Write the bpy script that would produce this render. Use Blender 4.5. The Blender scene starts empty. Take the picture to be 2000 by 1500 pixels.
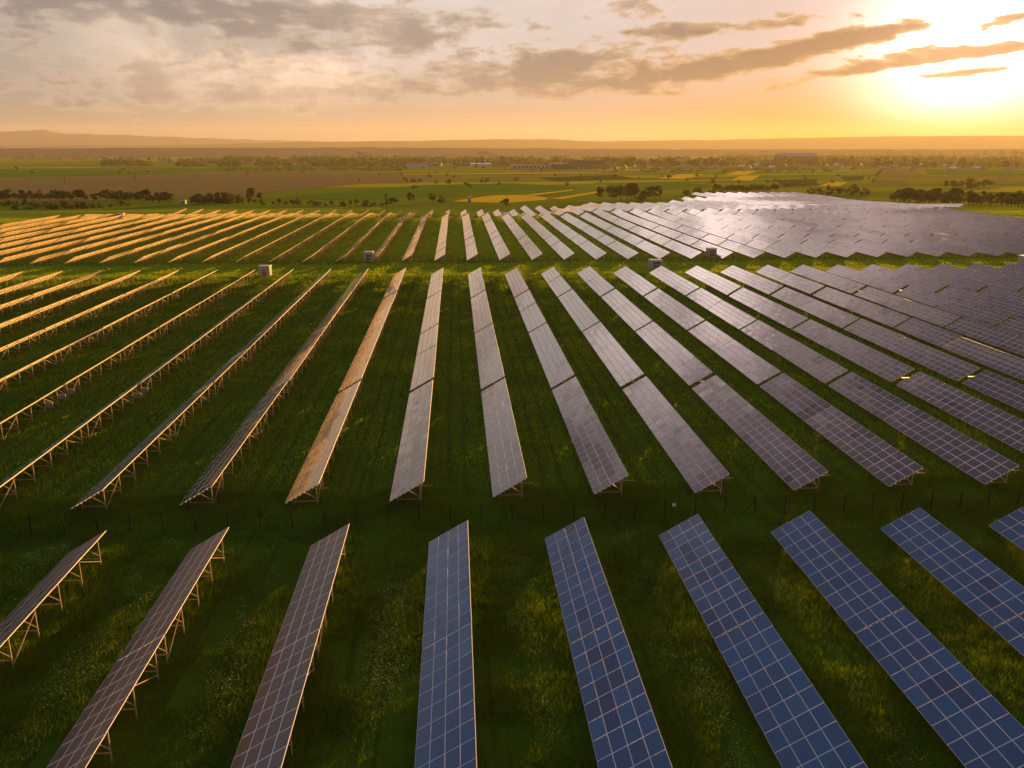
import bpy, math, random
import numpy as np
from mathutils import Matrix, Vector
random.seed(7); RNG = np.random.default_rng(7)
C = bpy.context.scene.collection
SC = bpy.context.scene
rad = math.radians

# ------------------------------------------------------------------ camera
F_PX, PITCH, ROLL, YAW, CAM_H = 1619.66, rad(15.756), rad(0.031), rad(3.852), 34.643
fw = Vector((math.sin(YAW)*math.cos(PITCH), math.cos(YAW)*math.cos(PITCH), -math.sin(PITCH)))
r0 = Vector((math.cos(YAW), -math.sin(YAW), 0)); u0 = r0.cross(fw)
cr = r0*math.cos(ROLL)+u0*math.sin(ROLL); cu = -r0*math.sin(ROLL)+u0*math.cos(ROLL)
cd = bpy.data.cameras.new('camera'); cam = bpy.data.objects.new('camera', cd); C.objects.link(cam)
cam.matrix_world = Matrix(((cr.x, cu.x, -fw.x, 0), (cr.y, cu.y, -fw.y, 0), (cr.z, cu.z, -fw.z, CAM_H), (0, 0, 0, 1)))
cd.sensor_width = 36; cd.lens = 36*F_PX/2000; cd.clip_start = 1; cd.clip_end = 60000
SC.camera = cam

FZ = -6.0      # level of the plain beyond the solar park
def at(u, v, z=None):
    """photo pixel (2000x1500) -> world point on the level z"""
    if z is None: z = FZ if v < 430 else 0.0
    k = fw + cr*((u-1000)/F_PX) - cu*((v-750)/F_PX); t = (z-CAM_H)/k.z
    return Vector((k.x*t, k.y*t, z))
def atY(u, Y):
    k = fw + cr*((u-1000)/F_PX) - cu*((300-750)/F_PX)
    return k.x/k.y*Y
def pix(x, y, z):
    p = Vector((x, y, z-CAM_H)); d = p.dot(fw)
    if d < 1: return (None, None)
    return 1000+F_PX*p.dot(cr)/d, 750-F_PX*p.dot(cu)/d

# ------------------------------------------------------------------ node helper
class G:
    def __init__(s, nt): s.nt = nt; s.n = nt.nodes; s.l = nt.links
    def new(s, t, **kw):
        n = s.n.new(t)
        for k, v in kw.items(): setattr(n, k, v)
        return n
    def put(s, sock, v):
        if isinstance(v, E): v = v.s
        if isinstance(v, bpy.types.NodeSocket): s.l.new(v, sock)
        else:
            try: sock.default_value = v
            except Exception: sock.default_value = (*v, 1)
    def m(s, op, a, b=None, c=None, clamp=False):
        n = s.new('ShaderNodeMath', operation=op, use_clamp=clamp)
        s.put(n.inputs[0], a)
        if b is not None: s.put(n.inputs[1], b)
        if c is not None: s.put(n.inputs[2], c)
        return E(s, n.outputs[0])
    def mix(s, f, a, b, blend='MIX'):
        n = s.new('ShaderNodeMix', data_type='RGBA', blend_type=blend)
        s.put(n.inputs[0], f); s.put(n.inputs[6], a); s.put(n.inputs[7], b)
        return E(s, n.outputs[2])
    def smooth(s, x, a, b):
        n = s.new('ShaderNodeMapRange', interpolation_type='SMOOTHSTEP')
        s.put(n.inputs[0], x); n.inputs[1].default_value = a; n.inputs[2].default_value = b
        return E(s, n.outputs[0])
    def xyz(s, x, y, z):
        n = s.new('ShaderNodeCombineXYZ')
        for i, v in enumerate((x, y, z)): s.put(n.inputs[i], v)
        return E(s, n.outputs[0])
    def sep(s, v):
        n = s.new('ShaderNodeSeparateXYZ'); s.put(n.inputs[0], v); return [E(s, o) for o in n.outputs]
    def noise(s, vec, scale=1.0, detail=4, rough=0.55, dist=0.0):
        n = s.new('ShaderNodeTexNoise'); s.put(n.inputs['Vector'], vec); n.inputs['Scale'].default_value = scale
        n.inputs['Detail'].default_value = detail; n.inputs['Roughness'].default_value = rough; n.inputs['Distortion'].default_value = dist
        return E(s, n.outputs[0])
    def ramp(s, x, stops):
        n = s.new('ShaderNodeValToRGB'); s.put(n.inputs[0], x); e = n.color_ramp.elements
        while len(e) < len(stops): e.new(0.5)
        for i, (p, c) in enumerate(stops): e[i].position = p; e[i].color = (*c, 1)
        return E(s, n.outputs[0])
    def add(s, a, b): return s.mix(1.0, a, b, 'ADD')
    def mul(s, a, b): return s.mix(1.0, a, b, 'MULTIPLY')
class E:
    def __init__(s, g, sock): s.g = g; s.s = sock
    def __add__(s, o): return s.g.m('ADD', s, o)
    __radd__ = __add__
    def __sub__(s, o): return s.g.m('SUBTRACT', s, o)
    def __rsub__(s, o): return s.g.m('SUBTRACT', o, s)
    def __mul__(s, o): return s.g.m('MULTIPLY', s, o)
    __rmul__ = __mul__
    def __truediv__(s, o): return s.g.m('DIVIDE', s, o)

# ------------------------------------------------------------------ sky, sun, exposure
SUN_AZ, SUN_EL = 31.0, 4.3
sdir = Vector((math.sin(rad(SUN_AZ))*math.cos(rad(SUN_EL)), math.cos(rad(SUN_AZ))*math.cos(rad(SUN_EL)), math.sin(rad(SUN_EL))))
W = bpy.data.worlds.new('World'); SC.world = W; W.use_nodes = True
g = G(W.node_tree); g.n.clear()
sky = g.new('ShaderNodeTexSky', sky_type='NISHITA', sun_disc=False, sun_elevation=rad(SUN_EL), sun_rotation=rad(SUN_AZ), altitude=300, dust_density=3.0)
D = E(g, g.new('ShaderNodeTexCoord').outputs['Generated'])
dx, dy, dz = g.sep(D)
az = g.m('ARCTAN2', dx, dy)*57.2958
el = g.m('ARCSINE', dz)*57.2958
dt = dx*sdir.x + dy*sdir.y + dz*sdir.z
ang = g.m('ARCCOSINE', g.m('MINIMUM', dt, 0.999999))*57.2958
def gauss(x, w): q = x/w; return g.m('EXPONENT', (q*q)*-1.0)
elp = g.m('MAXIMUM', el, 0.0)
# clear sky: peach at the horizon, cream above, cooler and darker overhead and away from the sun
near = g.smooth(ang, 75, 8)
low = g.mix(near, (0.22, 0.22, 0.20), (0.30, 0.22, 0.20))
mid = g.mix(near, (0.42, 0.43, 0.41), (0.60, 0.58, 0.60))
high = g.mix(g.smooth(ang, 100, 35), (0.12, 0.19, 0.36), (0.20, 0.15, 0.19))
low = g.mix(g.smooth(ang, 24, 7), low, (0.34, 0.10, 0.02))
mid = g.mix(g.smooth(ang, 30, 10), mid, (0.46, 0.44, 0.48))
clear = g.mix(g.smooth(elp, 0.5, 6.5), low, mid)
clear = g.mix(g.smooth(elp, 9, 22), clear, high)
def bank(a0, e0, wa, we, c):   # made-up bright sky patches, added for the panels to reflect
    x = (az-a0)/wa; y = (el-e0)/we; w_ = g.m('EXPONENT', (x*x+y*y)*-1.0); return g.mul(g.xyz(w_, w_, w_), c)
added_patches = g.add(bank(5.0, 18.5, 14, 5.6, (2.1, 1.66, 1.48)), bank(10, 25.5, 16, 5, (0.68, 0.46, 0.42)))
added_patches = g.add(added_patches, bank(-12, 6.0, 9, 2.6, (0.60, 0.42, 0.28)))  # added lower down, so it also brightens the sky in view
clear = g.mix(g.smooth(elp, 40, 75), clear, (0.12, 0.17, 0.32))
# glow round the sun
anis = g.m('SQRT', g.m('ADD', ((az-SUN_AZ)*(az-SUN_AZ))*0.8, (el-SUN_EL-1.3)*(el-SUN_EL-1.3)*0.7))
g1 = gauss(anis, 4.2)*g.smooth(el, 0.0, 3.2); g2 = g.m('EXPONENT', ang/-6.5); g3 = g.m('EXPONENT', ang/-22.0)
glow = g.add(g.mul(g.xyz(g1, g1, g1), (2.7, 1.8, 1.6)), g.mul(g.xyz(g2, g2, g2), (0.5, 0.15, 0.03)))
glow = g.add(glow, g.mul(g.xyz(g3, g3, g3), (0.06, 0.03, 0.0)))
# clouds: noise in a flattened direction space, gathered where the photo's clouds lie
q = g.xyz(az*0.24, elp*0.75, 0.0)
n1 = g.noise(g.xyz(az*0.46, elp*1.35, 0.0), 1.0, 8, 0.60, 0.25)
n1b = g.noise(q, 1.0, 5, 0.6, 0.2)
n2 = g.noise(g.xyz(az*0.05, elp*0.30, 4.0), 1.0, 4, 0.5, 0.3)
n3 = g.noise(g.xyz(az*0.03, elp*0.05, 9.0), 1.0, 5, 0.55, 0.5)
def blob(u, v, wu, wv, tilt, amp):
    k = fw + cr*((u-1000)/F_PX) - cu*((v-750)/F_PX); k.normalize()
    a0 = math.degrees(math.atan2(k.x, k.y)); e0 = math.degrees(math.asin(k.z))
    s = 57.3/F_PX; wa, we = wu*s*0.9, wv*s
    c, t = math.cos(rad(tilt)), math.sin(rad(tilt))
    da, de = az-a0, el-e0
    x = (da*c + de*t)/wa; y = (de*c - da*t)/we
    return g.m('EXPONENT', (x*x + y*y)*-1.0)*amp
bl = None
for b in [(1080, 130, 210, 34, 3, .62), (1330, 150, 260, 22, 8, .42), (1560, 92, 230, 17, 9, .52), (1850, 112, 200, 12, 7, .34), (1920, 135, 100, 9, 5, .25),
          (820, 175, 330, 26, 2, .36), (1230, 12, 90, 18, 0, .5), (1330, 55, 60, 22, 4, .42), (810, 72, 70, 26, 0, .45), (920, 40, 60, 18, 0, .3), (1050, 45, 70, 14, 0, .3),
          (1500, 45, 130, 16, 5, .42), (1700, 70, 90, 13, 8, .45), (1450, 130, 120, 12, 6, .3), (1250, 60, 60, 14, 4, .35), (1640, 140, 130, 9, 6, .38), (1760, 105, 120, 10, 6, .35), (1930, 100, 120, 9, 5, .45), (1900, 140, 110, 7, 5, .35), (300, 190, 420, 34, 0, .22), (60, 40, 120, 40, 0, .25), (1970, 42, 50, 14, 12, .42), (380, 30, 480, 40, -2, .5), (640, 22, 260, 26, 0, .35), (200, 150, 420, 60, 0, .30), (560, 110, 260, 30, 4, .25), (1310, 182, 80, 6, 0, .28), (1560, 168, 120, 7, 4, .25)]:
    e = blob(*b); bl = e if bl is None else bl + e
hi = g.smooth(elp, 10, 17)
dens = n1*0.80 + n1b*0.30 + n2*0.15 + bl*0.60 - 0.775
cov = g.smooth(dens, 0.0, 0.085)
covhi = g.smooth(n3*0.6 + n1*0.25, 0.34, 0.56)
cov = cov*(1.0-hi) + covhi*hi*0.75
core = g.smooth(dens, 0.02, 0.22)*(1.0-hi) + hi*g.smooth(n3, 0.4, 0.7)
ccol_far = g.mix(core, (0.46, 0.40, 0.35), (0.20, 0.20, 0.21))
ccol_sun = g.mix(core, (0.55, 0.36, 0.20), (0.10, 0.08, 0.09))
ccol = g.mix(g.smooth(ang, 34, 6), ccol_far, ccol_sun)
ccol = g.mix(hi, ccol, g.mix(core, (0.32, 0.27, 0.31), (0.14, 0.13, 0.17)))
base = g.add(clear, glow)
base_b = added_patches
lit = g.add(ccol, g.mul(glow, (0.07, 0.05, 0.02)))
streak = g.smooth(g.noise(g.xyz(az*0.03, elp*1.1, 2.0), 1.0, 5, 0.5, 0.4), 0.35, 0.75)*g.smooth(elp, 0.4, 3.0)*g.smooth(ang, 8, 40)
base = g.mix(streak*0.55, base, g.mix(near, (0.30, 0.29, 0.27), (0.58, 0.46, 0.36)))
veil = g.smooth(az, 4, -20)*g.smooth(el, 8.5, 5.5)*g.smooth(el, 0.6, 2.4)
base = g.mix(veil*0.55, base, (0.25, 0.26, 0.25))
col = g.mix(cov*0.95, base, lit)
struct_ = g.smooth(g.noise(g.xyz(az*0.10, elp*0.16, 7.0), 1.0, 6, 0.62, 0.6), 0.34, 0.60)*1.15 + 0.12
col = g.add(col, g.mul(base_b, g.xyz(struct_, struct_, struct_)))
col = g.mix(g.smooth(el, -0.3, -6.0), col, (0.10, 0.08, 0.05))
skyc = g.new('ShaderNodeMix', data_type='RGBA', blend_type='ADD'); skyc.inputs[0].default_value = 0.005
g.put(skyc.inputs[6], col); g.l.new(sky.outputs[0], skyc.inputs[7])
bg = g.new('ShaderNodeBackground'); g.l.new(skyc.outputs[2], bg.inputs[0]); bg.inputs[1].default_value = 0.37
g.l.new(bg.outputs[0], g.new('ShaderNodeOutputWorld').inputs[0])
W.cycles.sampling_method = 'MANUAL'; W.cycles.sample_map_resolution = 1024

sd = bpy.data.lights.new('sun', 'SUN'); sd.energy = 5.0; sd.angle = rad(0.6); sd.color = (1.0, 0.46, 0.08)
so = bpy.data.objects.new('sun', sd); C.objects.link(so); so.rotation_euler = (-sdir).to_track_quat('-Z', 'Y').to_euler(); so.location = (0, 0, 200)
SC.view_settings.view_transform = 'Standard'; SC.view_settings.look = 'None'; SC.view_settings.gamma = 1
SC.view_settings.exposure = 1.38
SC.render.engine = 'CYCLES'; cy = SC.cycles
cy.use_denoising = True; cy.max_bounces = 6; cy.diffuse_bounces = 2; cy.glossy_bounces = 3; cy.transmission_bounces = 3; cy.transparent_max_bounces = 6
cy.volume_bounces = 0; cy.sample_clamp_indirect = 6; cy.use_adaptive_sampling = True; cy.adaptive_threshold = 0.01

# ------------------------------------------------------------------ materials
def mat(name, rgb=None, rough=0.7, metal=0.0, spec=0.5, build=None):
    m = bpy.data.materials.new(name); m.use_nodes = True
    k = G(m.node_tree); b = k.n['Principled BSDF']
    if rgb: b.inputs['Base Color'].default_value = (*rgb, 1)
    b.inputs['Roughness'].default_value = rough; b.inputs['Metallic'].default_value = metal; b.inputs['Specular IOR Level'].default_value = spec
    if build: build(k, b)
    return m
def var(scale, amount, rgb):
    def f(k, b):
        t = E(k, k.new('ShaderNodeTexCoord').outputs['Object'])
        n = k.noise(t, scale, 5, 0.6)
        k.put(b.inputs['Base Color'], k.mix(n, tuple(c*(1-amount) for c in rgb), tuple(min(1, c*(1+amount)) for c in rgb)))
    return f
M = {}
def glass(k, b, blue=False, dull=False):
    uv = E(k, k.new('ShaderNodeUVMap', uv_map='cell').outputs[0]); x, y, _ = k.sep(uv)
    at_ = k.new('ShaderNodeAttribute', attribute_name='tone'); tone = E(k, at_.outputs['Fac'])
    def line(c, n, w):
        f = k.m('FRACT', c*n); d = k.m('ABSOLUTE', f-0.5); return k.smooth(d, 0.5-w, 0.5)
    cell = k.m('MAXIMUM', line(x, 10.0, 0.07), line(y, 6.0, 0.07))
    bus = k.m('MAXIMUM', line(x, 30.0, 0.10), 0.0)
    c = k.ramp(tone, [(0.0, (0.014, 0.022, 0.070)), (0.5, (0.010, 0.088, 0.215)), (1.0, (0.014, 0.145, 0.32))] if blue else [(0.0, (0.010, 0.006, 0.010)), (0.45, (0.030, 0.015, 0.024)), (0.8, (0.022, 0.020, 0.042)), (1.0, (0.020, 0.040, 0.085))])
    c = k.mix(cell*0.5, c, (0.10, 0.13, 0.18)); c = k.mix(bus*0.22, c, (0.20, 0.22, 0.27))
    g0 = E(k, k.new('ShaderNodeNewGeometry').outputs['Position'])
    dust = k.noise(g0, 0.35, 4, 0.6)
    c = k.mix(dust*0.10, c, (0.28, 0.25, 0.21))
    k.put(b.inputs['Base Color'], c)
    k.put(b.inputs['Roughness'], dust*0.10 + (0.24 if dull else 0.07))
    k.put(b.inputs['Specular IOR Level'], k.smooth(tone, 0.03, 0.22)*0.32 + 0.18)
    b.inputs['IOR'].default_value = 1.52; b.inputs['Coat Weight'].default_value = 0.0 if blue or dull else 0.7; b.inputs['Coat Roughness'].default_value = 0.04
M['glass'] = mat('solar_glass', rough=0.1, build=glass)
M['glass_blue'] = mat('blue_solar_glass', rough=0.1, build=lambda k, b: glass(k, b, True))
M['glass_dull'] = mat('rough_solar_glass', rough=0.3, build=lambda k, b: glass(k, b, False, True))  # same dark cells as the plain glass, rougher and without a coat
M['rim'] = mat('aluminium_rim', (0.72, 0.75, 0.79), 0.55, 0.0, 0.3)
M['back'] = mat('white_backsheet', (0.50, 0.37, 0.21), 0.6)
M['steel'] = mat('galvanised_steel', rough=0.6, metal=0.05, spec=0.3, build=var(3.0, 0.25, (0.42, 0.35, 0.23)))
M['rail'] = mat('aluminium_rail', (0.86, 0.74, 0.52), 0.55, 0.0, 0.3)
M['post'] = mat('fence_post_metal', (0.02, 0.022, 0.016), 1.0, 0.0, 0.1)
M['wire'] = mat('fence_wire', (0.03, 0.035, 0.02), 1.0, 0.0, 0.0)
M['cabin'] = mat('cabin_render', rough=0.8, build=var(1.5, 0.12, (0.50, 0.43, 0.36)))
M['cabin_roof'] = mat('cabin_roof', rough=0.6, build=var(1.0, 0.15, (0.66, 0.56, 0.48)))
M['door_red'] = mat('orange_red_door', (0.50, 0.09, 0.03), 0.5)
M['dark'] = mat('dark_louvre', (0.03, 0.03, 0.035), 0.5)
M['white'] = mat('white_paint', (0.75, 0.73, 0.70), 0.5)
M['box'] = mat('inverter_box_paint', (0.24, 0.25, 0.26), 0.45)
M['bark'] = mat('bark', rough=0.9, build=var(4.0, 0.3, (0.10, 0.07, 0.05)))
M['pole'] = mat('weathered_wood', rough=0.9, build=var(3.0, 0.3, (0.06, 0.045, 0.03)))
def leafmat(name, a, b_):
    m = bpy.data.materials.new(name); m.use_nodes = True; k = G(m.node_tree); k.n.clear()
    pos = E(k, k.new('ShaderNodeNewGeometry').outputs['Position'])
    rnd = E(k, k.new('ShaderNodeObjectInfo').outputs['Random'])
    c = k.mix(k.noise(pos, 0.35, 4, 0.6)*0.7 + rnd*0.3, a, b_)
    d = k.new('ShaderNodeBsdfDiffuse'); k.put(d.inputs[0], c)
    t = k.new('ShaderNodeBsdfTranslucent'); k.put(t.inputs[0], k.mul(c, (1.7, 1.5, 0.5)))
    mx = k.new('ShaderNodeMixShader'); mx.inputs[0].default_value = 0.38
    k.l.new(d.outputs[0], mx.inputs[1]); k.l.new(t.outputs[0], mx.inputs[2])
    k.l.new(mx.outputs[0], k.new('ShaderNodeOutputMaterial').inputs[0]); return m
M['leaf_dark'] = leafmat('dark_leaves', (0.022, 0.045, 0.008), (0.070, 0.105, 0.018))
M['leaf_mid'] = leafmat('green_leaves', (0.040, 0.075, 0.010), (0.110, 0.145, 0.022))
M['leaf_warm'] = leafmat('olive_leaves', (0.060, 0.070, 0.014), (0.13, 0.12, 0.03))
def grassmat(name, a, b_, tl=0.45):
    m = bpy.data.materials.new(name); m.use_nodes = True; k = G(m.node_tree); k.n.clear()
    pos = E(k, k.new('ShaderNodeNewGeometry').outputs['Position'])
    tone = E(k, k.new('ShaderNodeAttribute', attribute_name='tone').outputs['Fac'])
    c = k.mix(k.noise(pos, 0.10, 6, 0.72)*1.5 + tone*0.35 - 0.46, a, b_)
    c = k.mix(k.smooth(tone, 0.9, 2.2), c, (0.32, 0.40, 0.022))  # lane and rear blades paler: low sunlight put into the colour
    d = k.new('ShaderNodeBsdfDiffuse'); k.put(d.inputs[0], c)
    t = k.new('ShaderNodeBsdfTranslucent'); k.put(t.inputs[0], k.mul(c, (1.5, 1.4, 0.5)))
    mx = k.new('ShaderNodeMixShader'); mx.inputs[0].default_value = tl
    k.l.new(d.outputs[0], mx.inputs[1]); k.l.new(t.outputs[0], mx.inputs[2])
    k.l.new(mx.outputs[0], k.new('ShaderNodeOutputMaterial').inputs[0]); return m
M['grass'] = grassmat('grass_blades', (0.036, 0.108, 0.005), (0.27, 0.42, 0.022))
M['grass_tall'] = grassmat('tall_grass_blades', (0.018, 0.062, 0.004), (0.165, 0.265, 0.018))  # darker copy of the blades: lens vignette put into the colour
M['petal'] = mat('yellow_petals', (0.46, 0.55, 0.07), 0.7)
M['petal_white'] = mat('white_petals', (0.50, 0.52, 0.36), 0.7)

X0_, SP_ = -38.362, 10.421
def gaussn(k, x, w): q = x/w; return k.m('EXPONENT', (q*q)*-1.0)
def groundmat(k, b):
    pos = E(k, k.new('ShaderNodeNewGeometry').outputs['Position']); x, y, z = k.sep(pos)
    n_s = k.noise(pos, 1.1, 6, 0.65); n_m = k.noise(pos, 0.10, 5, 0.6)
    near_c = k.mix(n_m*0.65 + n_s*0.35, (0.020, 0.062, 0.005), (0.10, 0.175, 0.012))
    tr = k.noise(k.xyz(x*1.3, y*0.03, 0.0), 1.0, 3, 0.5)
    near_c = k.mix(k.smooth(tr, 0.50, 0.72)*0.5, near_c, (0.012, 0.024, 0.005))
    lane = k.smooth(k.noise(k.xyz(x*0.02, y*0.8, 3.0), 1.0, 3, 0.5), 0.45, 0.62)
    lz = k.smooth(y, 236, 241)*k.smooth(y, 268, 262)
    near_c = k.mix(lz*0.75, near_c, k.mix(lane, (0.16, 0.25, 0.010), (0.34, 0.40, 0.020)))  # mown lane is paler, with low sunlight also put into its colour
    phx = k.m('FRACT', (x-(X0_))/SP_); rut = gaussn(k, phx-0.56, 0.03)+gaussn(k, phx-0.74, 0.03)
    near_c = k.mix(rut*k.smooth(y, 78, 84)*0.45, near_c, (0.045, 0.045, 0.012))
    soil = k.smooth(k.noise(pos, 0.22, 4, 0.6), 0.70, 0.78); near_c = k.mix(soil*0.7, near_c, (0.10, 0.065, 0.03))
    rear = k.mix(n_m*0.5 + n_s*0.5, (0.12, 0.19, 0.008), (0.30, 0.38, 0.018))  # rear ground brightened likewise, sunlight in its colour
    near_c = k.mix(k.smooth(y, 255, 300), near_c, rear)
    # far farmland in long strips
    ca, sa = math.cos(rad(14)), math.sin(rad(14))
    xs = x*ca + y*sa; yr = y*ca - x*sa
    vor = k.new('ShaderNodeTexVoronoi', feature='F1', distance='CHEBYCHEV'); k.put(vor.inputs['Vector'], k.xyz(xs*0.0022, yr*0.011, 0.0)); vor.inputs['Scale'].default_value = 1.0
    vr = k.sep(E(k, vor.outputs['Color']))[0]
    far_c = k.ramp(vr, [(0.0, (0.09, 0.17, 0.006)), (0.3, (0.20, 0.30, 0.008)), (0.42, (0.07, 0.14, 0.006)), (0.6, (0.36, 0.40, 0.010)), (0.75, (0.11, 0.20, 0.008)), (0.88, (0.22, 0.17, 0.025)), (1.0, (0.48, 0.44, 0.015))])
    far_c = k.mix(k.noise(k.xyz(xs*0.01, yr*0.06, 0.0), 1.0, 5, 0.6)*0.45, far_c, (0.045, 0.065, 0.010))
    c = k.mix(k.smooth(y, 480, 640), near_c, far_c)
    k.put(b.inputs['Base Color'], c)
    k.put(b.inputs['Sheen Weight'], k.smooth(y, 260, 600)*0.03); b.inputs['Sheen Roughness'].default_value = 0.45; b.inputs['Sheen Tint'].default_value = (0.55, 0.62, 0.06, 1)
    bp = k.new('ShaderNodeBump'); bp.inputs['Strength'].default_value = 1.0; bp.inputs['Distance'].default_value = 0.35
    k.put(bp.inputs['Height'], n_s); k.l.new(bp.outputs[0], b.inputs['Normal'])
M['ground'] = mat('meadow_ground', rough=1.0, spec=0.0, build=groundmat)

# ------------------------------------------------------------------ object helpers
def tag(o, label=None, cat=None, group=None, kind=None):
    if label: o['label'] = label
    if cat: o['category'] = cat
    if group: o['group'] = group
    if kind: o['kind'] = kind
    return o
def empty(name, loc=(0, 0, 0), rz=0.0):
    o = bpy.data.objects.new(name, None); C.objects.link(o); o.location = loc; o.rotation_euler = (0, 0, rz); o.empty_display_size = 0.5; return o
def link(name, me, parent=None, loc=None):
    o = bpy.data.objects.new(name, me); C.objects.link(o)
    if parent: o.parent = parent
    if loc is not None: o.location = loc
    return o
def copy_tree(o, parent=None):
    c = o.copy(); C.objects.link(c)
    if parent: c.parent = parent
    for ch in o.children: copy_tree(ch, c)
    return c
class MB:
    def __init__(s): s.v = []; s.f = []; s.m = []; s.uv = []; s.t = []; s.mats = []
    def mi(s, m):
        if m not in s.mats: s.mats.append(m)
        return s.mats.index(m)
    def face(s, pts, m, uv=None, tone=0.5):
        i = len(s.v); s.v += [tuple(p) for p in pts]; s.f.append(tuple(range(i, i+len(pts)))); s.m.append(s.mi(m))
        s.uv += uv if uv else [(0, 0)]*len(pts); s.t += [tone]*len(pts)
    def box(s, lo, hi, m, R=None, o=(0, 0, 0)):
        (a, b, c), (d, e, f) = lo, hi
        P = [Vector(p) for p in ((a, b, c), (d, b, c), (d, e, c), (a, e, c), (a, b, f), (d, b, f), (d, e, f), (a, e, f))]
        if R: P = [R @ p for p in P]
        P = [p+Vector(o) for p in P]
        for q in ((0, 3, 2, 1), (4, 5, 6, 7), (0, 1, 5, 4), (1, 2, 6, 5), (2, 3, 7, 6), (3, 0, 4, 7)): s.face([P[j] for j in q], m)
    def bar(s, p, q, w, h, m):
        p, q = Vector(p), Vector(q); d = (q-p); L = d.length; d.normalize()
        up = Vector((0, 0, 1)) if abs(d.z) < 0.95 else Vector((1, 0, 0)); a = d.cross(up).normalized(); b = a.cross(d)
        P = [x + a*(i*w/2) + b*(j*h/2) for x in (p, q) for i, j in ((-1, -1), (1, -1), (1, 1), (-1, 1))]
        for t in ((0, 3, 2, 1), (4, 5, 6, 7), (0, 1, 5, 4), (1, 2, 6, 5), (2, 3, 7, 6), (3, 0, 4, 7)): s.face([P[j] for j in t], m)
    def tube(s, p, q, r1, r2, m, n=7):
        p, q = Vector(p), Vector(q); d = (q-p).normalized(); up = Vector((0, 0, 1)) if abs(d.z) < 0.9 else Vector((1, 0, 0)); a = d.cross(up).normalized(); b = a.cross(d)
        A = [p+(a*math.cos(2*math.pi*i/n)+b*math.sin(2*math.pi*i/n))*r1 for i in range(n)]
        B = [q+(a*math.cos(2*math.pi*i/n)+b*math.sin(2*math.pi*i/n))*r2 for i in range(n)]
        for i in range(n): j = (i+1) % n; s.face([A[i], A[j], B[j], B[i]], m)
        s.face(B, m)
    def mesh(s, name):
        me = bpy.data.meshes.new(name); me.from_pydata(s.v, [], s.f)
        for m in s.mats: me.materials.append(M[m])
        me.polygons.foreach_set('material_index', s.m)
        uv = me.uv_layers.new(name='cell'); uv.data.foreach_set('uv', np.array(s.uv, 'f').ravel())
        at_ = me.attributes.new('tone', 'FLOAT', 'CORNER'); at_.data.foreach_set('value', np.array(s.t, 'f'))
        me.update(); return me
    def build(s, name, parent=None, loc=None): return link(name, s.mesh(name), parent, loc)
def fastmesh(name, V, Fn, verts_per_face, mats, mi=None, tone=None):
    nf = len(V)//verts_per_face
    me = bpy.data.meshes.new(name); me.vertices.add(len(V)); me.vertices.foreach_set('co', V.astype('f').ravel())
    me.loops.add(len(V)); me.loops.foreach_set('vertex_index', np.arange(len(V), dtype='i'))
    me.polygons.add(nf); me.polygons.foreach_set('loop_start', np.arange(0, len(V), verts_per_face, dtype='i'))
    me.polygons.foreach_set('loop_total', np.full(nf, verts_per_face, 'i'))
    for m in mats: me.materials.append(M[m])
    if mi is not None: me.polygons.foreach_set('material_index', mi.astype('i'))
    if tone is not None:
        a = me.attributes.new('tone', 'FLOAT', 'CORNER'); a.data.foreach_set('value', np.repeat(tone, verts_per_face).astype('f'))
    me.update(calc_edges=True); return me
def vnoise(x, y, s, seed=0):
    x = np.asarray(x)/s + seed*17.3; y = np.asarray(y)/s + seed*9.7
    xi, yi = np.floor(x), np.floor(y); fx, fy = x-xi, y-yi; fx = fx*fx*(3-2*fx); fy = fy*fy*(3-2*fy)
    def h(a, b): q = np.sin(a*127.1+b*311.7+seed*74.7)*43758.5453; return q-np.floor(q)
    return (h(xi, yi)*(1-fx)+h(xi+1, yi)*fx)*(1-fy)+(h(xi, yi+1)*(1-fx)+h(xi+1, yi+1)*fx)*fy
def S(t): t = np.clip(t, 0, 1); return t*t*(3-2*t)
def gz(x, y):
    x = np.asarray(x, float); y = np.asarray(y, float)
    wr = S((x-45)/45)
    yc = 447+28*wr; L = 65+105*wr
    drop = -(5.1+0.9*wr)*S((y-yc)/L) - 0.9*(1-wr)*S((y-565)/130)
    drop = drop + 0.7*wr*np.exp(-((y-468)/24)**2) + 1.6*S((-140-x)/30)*np.exp(-((y-560)/24)**2)
    drop = drop + 0.35*wr*np.sin((y-480)/17.0)*S((y-490)/20)*(1-S((y-700)/60))
    bank = -0.55*np.exp(-((y-71.5)/1.6)**2)*S((x+60)/10)*(0.6+0.4*np.sin(x*0.13))
    bump = (vnoise(x, y, 9.0, 3)-0.5)*0.22*(1-S((y-300)/80))
    return drop+bank+bump

# ------------------------------------------------------------------ ground sheet, fields, hills
xs = np.unique(np.concatenate([np.linspace(-14000, -600, 12), np.linspace(-600, 700, 218), np.linspace(700, 14000, 12), np.linspace(-70, 90, 107)]))
ys = np.unique(np.concatenate([np.linspace(-300, 20, 6), np.linspace(20, 110, 76), np.linspace(110, 900, 264), np.linspace(900, 14000, 14)]))
X, Y = np.meshgrid(xs, ys); Z = gz(X, Y)
vv = np.stack([X.ravel(), Y.ravel(), Z.ravel()], 1); nx, ny = len(xs), len(ys)
idx = np.arange(nx*ny).reshape(ny, nx)
fc = np.stack([idx[:-1, :-1].ravel(), idx[:-1, 1:].ravel(), idx[1:, 1:].ravel(), idx[1:, :-1].ravel()], 1)
me = bpy.data.meshes.new('ground'); me.from_pydata(vv.tolist(), [], fc.tolist()); me.materials.append(M['ground'])
me.polygons.foreach_set('use_smooth', [True]*len(fc)); me.update()
tag(link('ground', me), 'wide green meadow and farmland reaching to the horizon', 'ground', kind='structure')

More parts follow.
